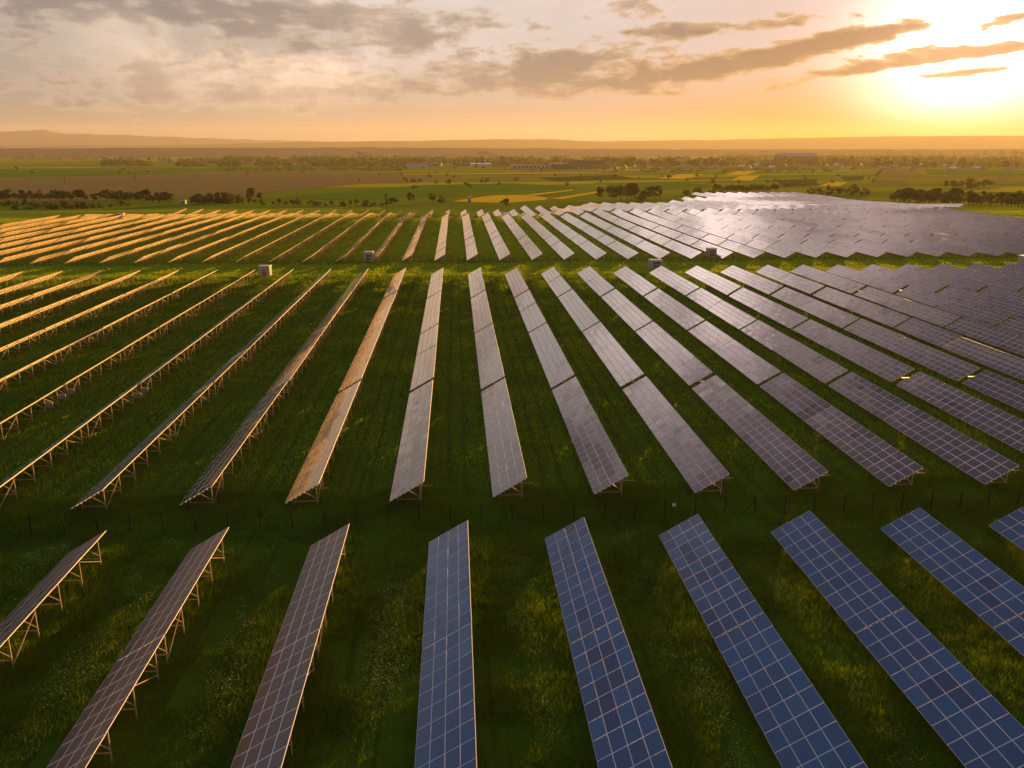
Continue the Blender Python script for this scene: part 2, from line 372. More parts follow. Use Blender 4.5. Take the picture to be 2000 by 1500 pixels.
def fieldmat(name, a, b_, sx=0.02, sy=0.3):
    def f(k, b):
        pos = E(k, k.new('ShaderNodeNewGeometry').outputs['Position']); x, y, z = k.sep(pos)
        n = k.noise(k.xyz(x*sx, y*sy, 0.0), 1.0, 5, 0.6)
        k.put(b.inputs['Base Color'], k.mix(n, a, b_))
    M[name] = mat(name, rough=1.0, spec=0.0, build=f)
fieldmat('ploughed', (0.18, 0.135, 0.045), (0.28, 0.215, 0.075))
fieldmat('rapeseed', (0.62, 0.42, 0.018), (0.80, 0.58, 0.03), 0.03, 0.1)
fieldmat('pasture', (0.040, 0.130, 0.005), (0.15, 0.28, 0.008), 0.003, 0.045)
fieldmat('stubble', (0.17, 0.15, 0.03), (0.25, 0.21, 0.05))
def field(name, pts, m, label, lift=0.25):
    P = [at(u, v) for u, v in pts]
    mb = MB(); mb.face([(p.x, p.y, FZ+lift) for p in P], m)
    tag(mb.build(name), label, 'field', kind='structure')
field('ploughed_field', [(-60, 398), (230, 391), (480, 383), (560, 372), (700, 360), (900, 347), (700, 337), (480, 336), (240, 343), (-60, 352)], 'ploughed', 'bare brown ploughed field crossing the left')
field('rapeseed_field', [(884, 394), (935, 396), (990, 397), (1065, 391), (1072, 387), (1024, 381), (965, 382), (925, 387)], 'rapeseed', 'yellow rapeseed field behind the middle of the solar park', .3)
field('rapeseed_strip', [(1022, 382), (1045, 383), (1119, 373), (1118, 371)], 'rapeseed', 'narrow yellow strip beside the central rapeseed field', .5)
field('rapeseed_strip', [(1072, 389.5), (1100, 390), (1170, 377), (1168, 374)], 'rapeseed', 'second narrow yellow strip to the right of it', .5)
field('pale_field', [(870, 352), (960, 352), (1060, 343), (1000, 343)], 'stubble', 'long pale yellow strip right of the ploughed field')
field('rapeseed_field', [(1285, 349), (1340, 350), (1375, 341), (1330, 340)], 'rapeseed', 'small bright yellow field right of centre')
field('rapeseed_field', [(1425, 353), (1468, 353), (1484, 343), (1448, 343)], 'rapeseed', 'small yellow field, lower of a pair')
field('rapeseed_field', [(1415, 342), (1455, 342), (1478, 334), (1440, 334)], 'rapeseed', 'small yellow field, upper of a pair')
field('rapeseed_field', [(1600, 364), (1640, 364), (1655, 356), (1620, 356)], 'rapeseed', 'small yellow field behind the right hedge')
field('pasture', [(-60, 346), (240, 340), (480, 332), (300, 328), (-60, 331)], 'pasture', 'bright green pasture beyond the ploughed field', .3)
field('pasture', [(560, 384), (820, 362), (1000, 358), (1150, 366), (900, 378), (700, 392)], 'pasture', 'smooth green pasture beyond the solar park', .2)
field('pale_field', [(180, 334), (310, 332), (320, 330), (200, 331)], 'stubble', 'thin pale strip in the left pasture', .6)

fieldmat('dark_crop', (0.030, 0.060, 0.008), (0.060, 0.095, 0.010), 0.004, 0.05)
for nm, pts, m, lb in [('pale_field', [(1706, 330), (1800, 331), (1795, 345), (1712, 344)], 'stubble', 'pale stubble field left of the far right farmland'), ('green_field', [(1515, 352), (1590, 350), (1600, 362), (1530, 366)], 'dark_crop', 'dark green field left of the small yellow field'),
                       ('pale_field', [(1700, 350), (1778, 350), (1770, 357), (1705, 357)], 'stubble', 'narrow pale field beyond the right hedge'), ('ploughed_field', [(1935, 352), (1975, 350), (1985, 359), (1950, 361)], 'ploughed', 'small brown field at the far right'),
                       ('green_field', [(1440, 362), (1500, 360), (1480, 372), (1420, 372)], 'pasture', 'light green field behind the crest'), ('green_field', [(1815, 341), (2040, 342), (2040, 332), (1800, 330)], 'pasture', 'light green field at the far right'),
                       ('green_field', [(1050, 347), (1200, 342), (1240, 349), (1090, 355)], 'dark_crop', 'dark green field in the middle distance'), ('green_field', [(1180, 360), (1330, 356), (1400, 364), (1230, 368)], 'pasture', 'light green field behind the tree clump'),
                       ('green_field', [(1640, 345), (1690, 344), (1684, 352), (1650, 353)], 'dark_crop', 'small dark field beside the farm track'), ('path', [(1725, 323), (1729, 323), (1699, 367), (1694, 367)], 'stubble', 'pale farm track running towards the right village')]:
    field(nm, pts, m, lb, .4)
def hillmat(name, a, b_):
    def f(k, b):
        pos = E(k, k.new('ShaderNodeNewGeometry').outputs['Position'])
        k.put(b.inputs['Base Color'], k.mix(k.noise(pos, 0.0016, 6, 0.6), a, b_))
    M[name] = mat(name, rough=1.0, spec=0.0, build=f)
hillmat('wooded_hill', (0.075, 0.080, 0.05), (0.13, 0.125, 0.080))
def ridge(name, prof, Yd, depth, label, m='wooded_hill', seed=1, rugged=4.0):
    us = np.linspace(prof[0][0], prof[-1][0], 140); vs = np.interp(us, [p[0] for p in prof], [p[1] for p in prof])
    V = []; nrow = 9
    for j in range(nrow):
        t = j/(nrow-1)*2-1
        for u, v in zip(us, vs):
            k = fw + cr*((u-1000)/F_PX) - cu*((v-750)/F_PX); s = Yd/k.y
            h = CAM_H + k.z*s + (vnoise(u, 0, 26, seed)-0.5)*rugged*2 + (vnoise(u, 0, 7, seed)-0.5)*rugged
            yy = Yd + t*depth; x = k.x*s*(1+t*depth/Yd*0.6)
            V.append((x, yy, max(-2, h*math.cos(t*math.pi/2)**1.0 * (0.92+0.16*vnoise(x*0.01, yy*0.01, 3, seed) if abs(t) > .1 else 1)) if abs(t) < 1 else -2))
    n = len(us); Fa = [(j*n+i, j*n+i+1, (j+1)*n+i+1, (j+1)*n+i) for j in range(nrow-1) for i in range(n-1)]
    me = bpy.data.meshes.new(name); me.from_pydata(V, [], Fa); me.materials.append(M[m]); me.polygons.foreach_set('use_smooth', [True]*len(Fa)); me.update()
    tag(link(name, me), label, 'hills', kind='structure')
ridge('hills', [(-250, 284), (300, 284), (600, 277), (820, 275), (950, 272), (1080, 272), (1160, 276), (1400, 273), (1620, 268), (1750, 266), (2250, 264)], 10500, 1500, 'long low wooded ridge along the horizon', seed=2, rugged=3)
fieldmat('hazed_mountain', (0.20, 0.18, 0.16), (0.28, 0.25, 0.22), 0.002, 0.002)  # pale because distance haze is put into the colour
ridge('mountains', [(-250, 258), (20, 257), (80, 253), (130, 260), (220, 263), (320, 267), (480, 272), (700, 277)], 12500, 900, 'faint mountains on the horizon at the far left', m='hazed_mountain', seed=5, rugged=9)
ridge('low_ridge', [(-250, 290), (300, 289), (700, 288), (1000, 290), (1500, 292), (2250, 291)], 5600, 500, 'dark tree-covered rise in front of the long ridge', seed=8, rugged=2.5)

# ------------------------------------------------------------------ solar tables
TILT = rad(30.3); CT, ST = math.cos(TILT), math.sin(TILT); H0 = 0.6
PM, PW = 1.665, 1.0125          # module pitch along the row / up the slope
LIP = 0.032
def slope(s, y, n=0.0):   # s metres up the slope, n above its plane
    return (s*CT - n*ST, y, H0 + s*ST + n*CT)
def add_module(mb, y, s, tone, j=(0, 0, 0, 0), full=True, gm='glass', LIP=0.032):
    L, Wd = 1.640, 0.992
    def P(a, b, n, w): return slope(s+a, y+b, n+w)
    z = j
    def zz(fa, fb): return z[0]*(1-fa)*(1-fb)+z[1]*fa*(1-fb)+z[2]*fa*fb+z[3]*(1-fa)*fb
    def Q(a, b, n): return P(a, b, n, zz(a/Wd, b/L))
    o = [(0, 0), (Wd, 0), (Wd, L), (0, L)]; i = [(LIP, LIP), (Wd-LIP, LIP), (Wd-LIP, L-LIP), (LIP, L-LIP)]
    for k in range(4):
        n = (k+1) % 4
        mb.face([Q(*o[k], .02), Q(*o[n], .02), Q(*i[n], .02), Q(*i[k], .02)], 'rim', None, tone)
        if full: mb.face([Q(*o[n], .02), Q(*o[k], .02), Q(*o[k], -.02), Q(*o[n], -.02)], 'rim', None, tone)
    mb.face([Q(*p, .02) for p in i], gm, [(0, 0), (0, 1), (1, 1), (1, 0)], tone)
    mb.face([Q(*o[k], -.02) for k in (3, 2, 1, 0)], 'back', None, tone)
def tonef(c, r, seed):
    a = 0.5+0.45*(vnoise(c*1.0, r*1.0+seed*5, 3.5, seed)-0.5)+RNG.normal(0, .10)
    if RNG.random() < 0.04: a = RNG.random()
    if vnoise(c*1.0, r*1.6+seed*5, 4.0, seed+9) < 0.20: a = 0.04
    return float(np.clip(a, 0, 1))
def jit(a=0.004): return tuple(RNG.normal(0, a, 4))
def array_mesh(ncol, seed, full=True):
    mb = MB()
    sag = vnoise(np.arange(ncol)*1.0, 0, 2.5, seed)
    for c in range(ncol):
        for r in range(4):
            mb_j = [float(q) for q in RNG.normal(0, 0.005, 4)]
            add_module(mb, c*PM, r*PW, tonef(c, r, seed), mb_j, full)
    return mb.mesh('module_array')
def trestle_mbs():
    fr = MB()
    fr.bar((0.35*CT, 0, H0+0.35*ST-.15), (3.75*CT, 0, H0+3.75*ST-.15), .06, .09, 'steel')       # rafter
    fr.bar((0.78, 0, 0.42), (3.02, 0, 0.42), .05, .06, 'steel')                                    # tie near the ground
    rear = MB(); rear.bar((3.02, 0, -.6), (3.02, 0, H0+3.02/CT*ST-.2), .075, .075, 'steel')
    front = MB(); front.bar((0.78, 0, -.6), (0.78, 0, H0+0.78/CT*ST-.2), .07, .07, 'steel')
    br = MB(); br.bar((1.75, 0.06, H0+1.75/CT*ST-.22), (2.98, 0.06, 0.62), .06, .06, 'steel')
    return fr, rear, front, br
def merge(*mbs):
    o = MB()
    for mb, dy in mbs:
        for f, m in zip(mb.f, mb.m): o.face([(mb.v[i][0], mb.v[i][1]+dy, mb.v[i][2]) for i in f], mb.mats[m])
    return o
def rails_mb(y0, y1, which=range(8)):
    mb = MB()
    for k in which:
        s = (k//2)*PW + (0.24 if k % 2 == 0 else 0.76)
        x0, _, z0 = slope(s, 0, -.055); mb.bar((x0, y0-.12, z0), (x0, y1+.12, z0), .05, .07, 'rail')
    return mb
def xbrace_mb(ya, yb, up=True):
    mb = MB(); top = H0+3.02/CT*ST-.3
    mb.bar((3.09, ya, 0.15 if up else top), (3.09, yb, top if up else 0.15), .05, .05, 'steel'); return mb
def eave_mb(y0, y1):      # thin bright lip along the top edge of the modules
    mb = MB(); a = slope(4.05, y0, 0.0); b = slope(4.05, y1, 0.0); mb.bar((a[0]+.02, y0, a[2]), (b[0]+.02, y1, b[2]), .03, .06, 'rim'); return mb
SEG = {23: [13, 10], 13: [13], 10: [10]}
def seg_layout(kind, rev=False):
    out = []; y = 0.0
    for n in SEG[kind]: out.append((y, n)); y += n*PM + 0.10
    return out, y-0.10-(PM-1.640)
def frames_of(y0, n): k = 6 if n == 13 else 5; L = n*PM; return [y0+0.9+(L-1.8)*i/(k-1) for i in range(k)]
LEN = {k: seg_layout(k)[1] for k in SEG}

fr, rear, front, br = trestle_mbs()
ME = {'rafter': fr.mesh('support_frame'), 'rear': rear.mesh('leg'), 'front': front.mesh('leg'), 'brace': br.mesh('brace'),
      'trestle': merge((fr, 0), (rear, 0), (front, 0), (br, 0)).mesh('support_frame')}
MODS = {}
for gm in ('glass', 'glass_blue', 'glass_dull'):
    MODS[gm] = []
    for i in range(14):
        mb = MB(); add_module(mb, 0, 0, [0.0, .15, .3, .42, .5, .5, .55, .6, .7, .85, .3, .65, .48, 1.0][i], gm=gm, LIP=0.018 if gm == 'glass_blue' else 0.030)
        mb.v = [(x, y, z-H0) for x, y, z in mb.v]; MODS[gm].append(mb.mesh('solar_module'))
ARR = {n: [array_mesh(n, s) for s in range(6)] for n in (13, 10)}
ARRF = {n: [array_mesh(n, s+20, False) for s in range(5)] for n in (13, 10)}
RAIL = {n: rails_mb(0, n*PM-.03).mesh('rails') for n in (13, 10)}
RAIL1 = {n: [rails_mb(0, n*PM-.03, [k]).mesh('rail') for k in range(8)] for n in (13, 10)}
EAVE = {n: eave_mb(0, n*PM-.03).mesh('edge_strip') for n in (13, 10)}
XB = {}
for n in (13, 10):
    f = frames_of(0, n); XB[n] = [xbrace_mb(f[0], f[1]).mesh('cross_brace'), xbrace_mb(f[-2], f[-1], False).mesh('cross_brace')]
SUPF = {}
for n in (13, 10):
    f = frames_of(0, n); SUPF[n] = merge((rails_mb(0, n*PM-.03), 0), (xbrace_mb(f[0], f[1]), 0), (xbrace_mb(f[-2], f[-1], False), 0),
                                        *[(q, y) for y in f for q in (fr, rear, front, br)]).mesh('support_frame')

def table(x, y, kind, detail, z=None, rx=0.0, gm='glass'):
    z = float(gz(x+1.7, y+LEN[kind]/2)) if z is None else z
    t = empty('solar_table', (x, y, z)); t.rotation_euler = (rx, 0, 0)
    for y0, n in seg_layout(kind)[0]:
        sg = RNG.normal(0, 0.006)   # each half sits at a slightly different pitch
        if detail == 2:
            sd_ = int(RNG.integers(1000))
            for c in range(n):
                for r in range(4):
                    tn = vnoise(c*1.0, r*1.0, 3.0, sd_)*0.8 + RNG.random()*0.35-.04
                    if gm == 'glass' and vnoise(c*1.0, r*1.6, 4.0, sd_+9) < 0.17: tn = 0.02
                    if gm != 'glass': tn = .25+tn*.6
                    m = link('solar_module', MODS[gm][int(np.clip(tn*14, 0, 13))], t, (r*PW*CT, y0+c*PM, H0+r*PW*ST))
                    m.rotation_euler = (sg+RNG.normal(0, .005), RNG.normal(0, .004), 0)
            for k in range(8): link('rail', RAIL1[n][k], t, (0, y0, 0))
        else:
            a = link('module_array', ARR[n][int(RNG.integers(6))] if detail == 1 else ARRF[n][int(RNG.integers(5))], t, (0, y0, 0)); a.rotation_euler = (sg*.4, RNG.normal(0, .011), 0)
        if detail >= 1:
            if detail == 1: link('rails', RAIL[n], t, (0, y0, 0))
            for m in XB[n]: link('cross_brace', m, t, (0, y0, 0))
            for yf in frames_of(y0, n):
                if detail == 2:
                    f = link('support_frame', ME['rafter'], t, (0, yf, 0))
                    for k in ('rear', 'front'): link('leg', ME[k], f)
                    link('brace', ME['brace'], f)
                else: link('support_frame', ME['trestle'], t, (0, yf, 0))
        else: link('support_frame', SUPF[n], t, (0, y0, 0))
    return t
def bent_table(x, y, kind):
    t = empty('solar_table', (x, y, 0)); 
    for src, nm in ((ARRF, 'module_array'), (SUPF, 'support_frame')):
        for y0, n in seg_layout(kind)[0]:
            s = src[n][int(RNG.integers(5))] if nm == 'module_array' else src[n]
            m2 = s.copy(); co = np.empty(len(m2.vertices)*3, 'f'); m2.vertices.foreach_get('co', co); co = co.reshape(-1, 3)
            co[:, 2] += gz(np.full(len(co), x+1.7), y+y0+co[:, 1]) + 0.1*np.sin(x)
            m2.vertices.foreach_set('co', co.ravel()); m2.update(); link(nm, m2, t, (0, y0, 0))
    return t

X0, SP = -38.362, 10.421
ORD = ['first', 'second', 'third', 'fourth', 'fifth', 'sixth', 'seventh', 'eighth', 'ninth', 'tenth']
def ordn(i):
    if i <= 10: return ORD[i-1]
    w = ['eleventh', 'twelfth', 'thirteenth', 'fourteenth', 'fifteenth', 'sixteenth', 'seventeenth', 'eighteenth', 'nineteenth']
    if i < 20: return w[i-11]
    tens = {2: ('twentieth', 'twenty'), 3: ('thirtieth', 'thirty'), 4: ('fortieth', 'forty'), 5: ('fiftieth', 'fifty'), 6: ('sixtieth', 'sixty')}[i//10]
    return tens[0] if i % 10 == 0 else tens[1]+'-'+ORD[i % 10-1]
def seen(x, y, L, z=0):
    n = 0
    for xx in (x, x+1.75, x+3.5):
        for yy in np.linspace(y, y+L, 9):
            for zz in (0.4, 2.6):
                u, v = pix(xx, yy, z+zz)
                if u is not None and -6 < u < 2006 and v < 1506: n += 1
    return n
plan = []
for r in range(-1, 10):                                    # front block, cut by the bottom of the picture
    if r == -1 or r == 9: continue
    plan.append(('front', r, X0+4.247+r*SP, 67.88-LEN[23], 23, 0))
MIDY = [78.0, 117.75, 157.1, 196.9]
for r in range(-9, 23):
    for k, y in enumerate(MIDY): plan.append(('middle', r, X0+r*SP, y + (0.25*math.sin(r*1.7) if k == 0 else 0), 23, k))
REARY = [(266.6, 23), (306.0, 13), (328.9, 23), (368.2, 23), (407.3, 23)]
for r in range(-16, 31):
    for k, (y, kd) in enumerate(REARY):
        if X0+r*SP > 278: continue
        plan.append(('rear', r, X0+.178+r*SP, y, kd, k))
    if 75 < X0+r*SP < 275: plan.append(('rear', r, X0+.178+r*SP, 446.6, 13, 5))
LEFTY = [(450.6, 23), (490.0, 23), (529.4, 13)]
RIGHTY = [(472.6, 23), (512.0, 23), (551.4, 23), (590.8, 23), (630.2, 23), (669.6, 23), (709.0, 23), (748.4, 23)]
for r in range(-15, 35):
    x = X0+.178+r*SP
    if x < 75:
        lay = LEFTY + ([(552.0, 23)] if x > 44 else [])
        if r < -13: lay = LEFTY[:2]
        if r == -15: lay = LEFTY[:1]
    else:
        yend = 592 if x < 96 else 652 if x < 160 else 690 if x < 188 else 730 if x < 222 else 790
        lay = [q for q in RIGHTY if q[0]+38 < yend and (x < 278 or q[0] > 500)]
    for k, (y, kd) in enumerate(lay): plan.append(('far', r, x, y + (0.6 if r % 7 == 3 else 0), kd, k))
vis = []
for p in plan:
    n = seen(p[2], p[3], LEN[p[4]], float(gz(p[2], p[3])))
    if n >= 1: vis.append(p)
vis.sort(key=lambda p: math.hypot(p[2], p[3]+LEN[p[4]]/2))
first = {}
for b in ('front', 'middle', 'rear', 'far'):
    for k in range(9):
        rr = [p[1] for p in vis if p[0] == b and p[5] == k]
        if rr: first[(b, k)] = min(rr)
single, rest = vis[:300], vis[300:]
POS = {'middle': ['the one by the fence', 'second from the fence', 'third from the fence', 'farthest from the fence'],
       'rear': ['the one at the grass lane', 'second from the grass lane', 'third from the grass lane', 'fourth from the grass lane', 'fifth from the grass lane', 'last short one before the crest'],
       'far': ['just past the crest', 'second past the crest', 'third past the crest', 'fourth past the crest', 'fifth past the crest', 'sixth past the crest', 'seventh past the crest', 'eighth past the crest']}
GRP = {'front': 'solar tables of the front block', 'middle': 'solar tables of the middle block', 'rear': 'solar tables of the rear block', 'far': 'solar tables beyond the crest'}
look_f = ['seen almost edge-on, green-brown', 'dark brown with a lit edge', 'brown and bronze', 'slate blue with an orange edge', 'deep blue', 'blue, paler at its far end', 'blue, mauve at its far end', 'navy blue', 'blue corner only']
for b, r, x, y, kd, k in single:
    detail = 2 if (b == 'front' or (b == 'middle' and k == 0)) else 1 if b == 'middle' else 0
    if b == 'far': t = bent_table(x, y, kd)
    else:
        L = LEN[kd]; z1, z2 = (float(gz(x+1.7, y)), float(gz(x+1.7, y+L))) if b == 'rear' else (0, 0)
        if b == 'rear' and k >= 4: t = bent_table(x, y, kd)
        else: t = table(x, y, kd, detail, z=(0.266 if b == 'front' else 0.0), gm='glass_blue' if b == 'front' and r > 2 else 'glass_dull' if b == 'front' else 'glass')
    i = r-first[(b, k)]+1
    u, v = pix(x+1.7, y+5, 1.5); side = 'golden-backed' if u < 560 else 'pinkish' if u < 1150 else 'silvery' if u < 1450 and b != 'middle' else 'mauve' if u > 1300 else 'pale'
    if b == 'front': lab = f'{ordn(i)} table from the left in the front block, {look_f[min(i-1, 8)]}'
    else: lab = f'{side} table, {ordn(i)} from the left in the {b} block, {POS[b][k]}'
    tag(t, lab, 'solar table', GRP[b])
if rest:      # the farthest tables past the first 300: one object
    Vs, Ms, Ts, MI, UV = [], None, [], [], []
    acc = {}
    for b, r, x, y, kd, k in rest:
        for y0, n in seg_layout(kd)[0]:
            for s in (ARRF[n][int(RNG.integers(5))], SUPF[n]):
                nv = len(s.loops); co = np.empty(len(s.vertices)*3, 'f'); s.vertices.foreach_get('co', co); co = co.reshape(-1, 3).copy()
                co[:, 2] += gz(np.full(len(co), x+1.7), y+y0+co[:, 1]); co[:, 0] += x; co[:, 1] += y+y0
                mi = np.empty(len(s.polygons), 'i'); s.polygons.foreach_get('material_index', mi)
                names = [m.name for m in s.materials]; gl = ['solar_glass', 'aluminium_rim', 'white_backsheet', 'galvanised_steel', 'aluminium_rail']
                mi = np.array([gl.index(nm) for nm in names])[mi]
                uv = np.empty(nv*2, 'f'); s.uv_layers['cell'].data.foreach_get('uv', uv); tn = np.empty(nv, 'f'); s.attributes['tone'].data.foreach_get('value', tn)
                Vs.append(co); MI.append(mi); UV.append(uv); Ts.append(tn)
    V = np.concatenate(Vs); me = fastmesh('far_solar_tables', V, None, 4, ['glass', 'rim', 'back', 'steel', 'rail'], np.concatenate(MI))
    u_ = me.uv_layers.new(name='cell'); u_.data.foreach_set('uv', np.concatenate(UV)); a_ = me.attributes.new('tone', 'FLOAT', 'CORNER'); a_.data.foreach_set('value', np.concatenate(Ts))
    tag(link('far_solar_tables', me), 'remaining distant solar tables merging on the far rise', 'solar tables', kind='stuff')
print('tables', len(vis), len(rest))

# inverter boxes hanging on the rear legs
def inverter(x, y, label):
    t = empty('inverter_box', (x, y, 0)); mb = MB(); mb.box((-.25, 0, .72), (.70, .24, 1.36), 'box'); mb.build('housing', t)
    mb = MB(); mb.box((-.20, -.02, .78), (.65, -.003, 1.30), 'box'); cv = mb.build('cover', t)
    mb = MB(); mb.box((.48, -.032, 1.05), (.54, -.022, 1.12), 'dark'); mb.build('latch', cv)
    mb = MB(); mb.box((-.30, -.06, 1.362), (.75, .28, 1.40), 'box'); mb.build('rain_hood', t)
    tag(t, label, 'inverter', 'inverter boxes under the tables')
for (r, y, lb) in [(-2, 112.3, 'brownish box under a golden row at left, nearest of three'), (-2, 116.2, 'dark grey box under a golden row at left, middle of three'), (-2, 118.9, 'pale grey box under a golden row at left, farthest of three'),
                   (-1, 116.2, 'dark grey box at the gap of the next row right of the three'), (-1, 118.9, 'pale grey box at the gap of the next row right of the three'), (-2, 198.2, 'rusty box behind the golden row left of the red-door cabin'),
                   (-2, 200.6, 'pale box behind the golden row left of the red-door cabin'), (-3, 199.6, 'small pale box two rows left of the red-door cabin'), (-6, 199.7, 'grey box at the gap in a golden row at far left'), (-6, 194.2, 'little white box at far left, nearest the picture edge')]:
    inverter(X0+r*SP+3.1, y, lb)
for (r, y, lb) in [(7, 116.9, 'sunlit yellow tray in the gap right of centre'), (10, 116.9, 'sunlit yellow tray in the gap, left of a pair'), (11, 116.9, 'sunlit yellow tray in the gap, right of a pair'), (13, 195.9, 'small glinting tray between purple rows'), (14, 195.9, 'second small glinting tray between purple rows')]:
    t = empty('cable_tray', (X0+r*SP+1.3, y, 0)); mb = MB(); mb.box((0, 0, 1.38), (1.1, .30, 1.45), 'white'); mb.build('lid', t)
    mb = MB(); mb.bar((.1, .17, -.3), (.1, .17, 1.38), .06, .06, 'steel'); mb.build('leg', t); tag(t, lb, 'cable tray', 'cable trays at table gaps')
for r in range(2, 10):   # earthing bars sticking out of the near ends
    t = empty('earthing_bar', (X0+r*SP+3.06, 78.9, 0)); mb = MB(); mb.bar((0, 0, 1.75), (1.15, 0, 1.75), .035, .04, 'steel'); mb.bar((1.12, 0, 1.70), (1.12, 0, 1.82), .03, .03, 'steel'); mb.build('bar', t)
    tag(t, f'thin metal bar at the near end of pale table {ordn(r-1)} from the left' if 0 else f'thin bar jutting right from the near end of the {ordn(r+1)} middle row', 'metal bar', 'bars at the near table ends')

# ------------------------------------------------------------------ transformer cabins
def cabin(x, y, w, d, h, label, style, rz=0.0):
    z = float(gz(x, y)); t = empty('transformer_cabin', (x, y, z), rz)
    mb = MB(); mb.box((-w/2, 0, -.4), (w/2, d, h), 'cabin'); mb.build('wall', t)
    mb = MB(); mb.box((-w/2-.15, -.18, h+.002), (w/2+.15, d+.15, h+.16), 'cabin_roof'); mb.box((-w/2+.1, .1, h+.162), (w/2-.1, d-.1, h+.22), 'cabin_roof'); mb.build('roof', t)
    if style == 'door':
        mb = MB(); mb.box((-.62, -.04, .1), (.42, -.003, 2.1), 'door_red'); dr = mb.build('door', t)
        mb = MB(); mb.box((.25, -.07, 1.05), (.33, -.041, 1.2), 'dark'); mb.build('handle', dr)
        mb = MB(); mb.box((-.2, -.052, 1.45), (.1, -.042, 1.62), 'white'); mb.build('sign_plate', dr)
        mb = MB(); mb.box((w/2+.003, .3, .1), (w/2+.04, d-.3, 2.1), 'door_red'); mb.build('side_door', t)
    else:
        for zz in (.35, 1.35):
            mb = MB(); mb.box((-w*.32, -.05, zz), (w*.32, -.003, zz+.7), 'dark')
            for q in range(5): mb.box((-w*.32, -.075, zz+.06+q*.13), (w*.32, -.052, zz+.09+q*.13), 'box')
            mb.build('louvre', t)
        if style == 'louvre2':
            mb = MB(); mb.box((-w/2-.04, .4, .1), (-w/2-.003, 1.4, 2.0), 'dark'); mb.build('door', t)
    tag(t, label, 'cabin', 'transformer cabins'); return t
p = at(518, 540); cabin(p.x-.2, p.y, 3.0, 3.0, 2.75, 'small grey cabin with an orange-red door in the lane', 'door', 0.0)
p = at(720, 510); cabin(p.x, p.y, 2.9, 2.9, 2.75, 'grey cabin with two dark louvres left of centre', 'louvre', 0.0)
p = at(1391, 502); cabin(p.x, p.y, 2.9, 2.9, 2.7, 'cabin with two dark louvres and a salmon roof', 'louvre2', 0.0)
p = at(1283, 525); cabin(p.x-.2, p.y, 3.6, 3.0, 2.4, 'low sandy cabin peeping out behind a table corner', 'louvre2')
p = at(2002, 518); cabin(p.x+1, p.y, 3.2, 3.0, 2.6, 'reddish cabin cut by the right picture edge', 'door')
p = at(987, 414, -1.5); cabin(p.x, p.y, 4.0, 3, 3.0, 'dark-fronted cabin at the far end of the rear block', 'louvre')
p = at(357, 399); cabin(p.x, p.y, 4.2, 3, 2.8, 'pale-roofed shed before the left hedge', 'louvre')
p = at(917, 395); cabin(p.x, p.y, 3, 3, 4.2, 'tall narrow white hut beside the rapeseed field', 'louvre')
p = at(234, 424, 0); cabin(p.x, p.y, 3.6, 3, 2.6, 'sunlit cabin among the golden tables at far left', 'louvre')

# ------------------------------------------------------------------ wire fence across the foreground
FY = 73.6
fe = empty('wire_fence', (0, FY, 0))
pm = MB(); pm.bar((0, 0, -.3), (0, 0, 1.95), .085, .085, 'post'); pm.box((-.04, -.04, 1.952), (.04, .04, 1.98), 'post'); PMESH = pm.mesh('post')
bm_ = MB(); bm_.bar((0, 0, 1.6), (1.35, 0, 0), .05, .05, 'post'); bm_.bar((0, 0, 1.6), (-1.35, 0, 0), .05, .05, 'post'); BMESH = bm_.mesh('brace')
fx = np.arange(-52, 68, 3.0)
for i, x in enumerate(fx):
    p_ = link('post', PMESH, fe, (float(x), 0, float(gz(x, FY)))); p_.rotation_euler = (RNG.normal(0, .02), RNG.normal(0, .02), 0)
    if i % 8 == 3: link('brace', BMESH, p_)
w = MB()
for zz in (.25, .65, 1.05, 1.45, 1.82):
    for a, b in zip(fx[:-1], fx[1:]): w.bar((a, 0.035, zz+float(gz(a, FY))), (b, 0.035, zz+float(gz(b, FY))), .010, .010, 'wire')
w.build('wires', fe)
tag(fe, 'thin dark wire fence on posts across the foreground grass', 'fence')
p = at(1324, 998, 1.3); sg = empty('warning_sign', (p.x, FY-.08, 0)); mb = MB(); mb.box((-.17, -.01, 1.15), (.17, .01, 1.45), 'white'); mb.build('plate', sg); tag(sg, 'small pale square plate hanging on the wire fence', 'sign')

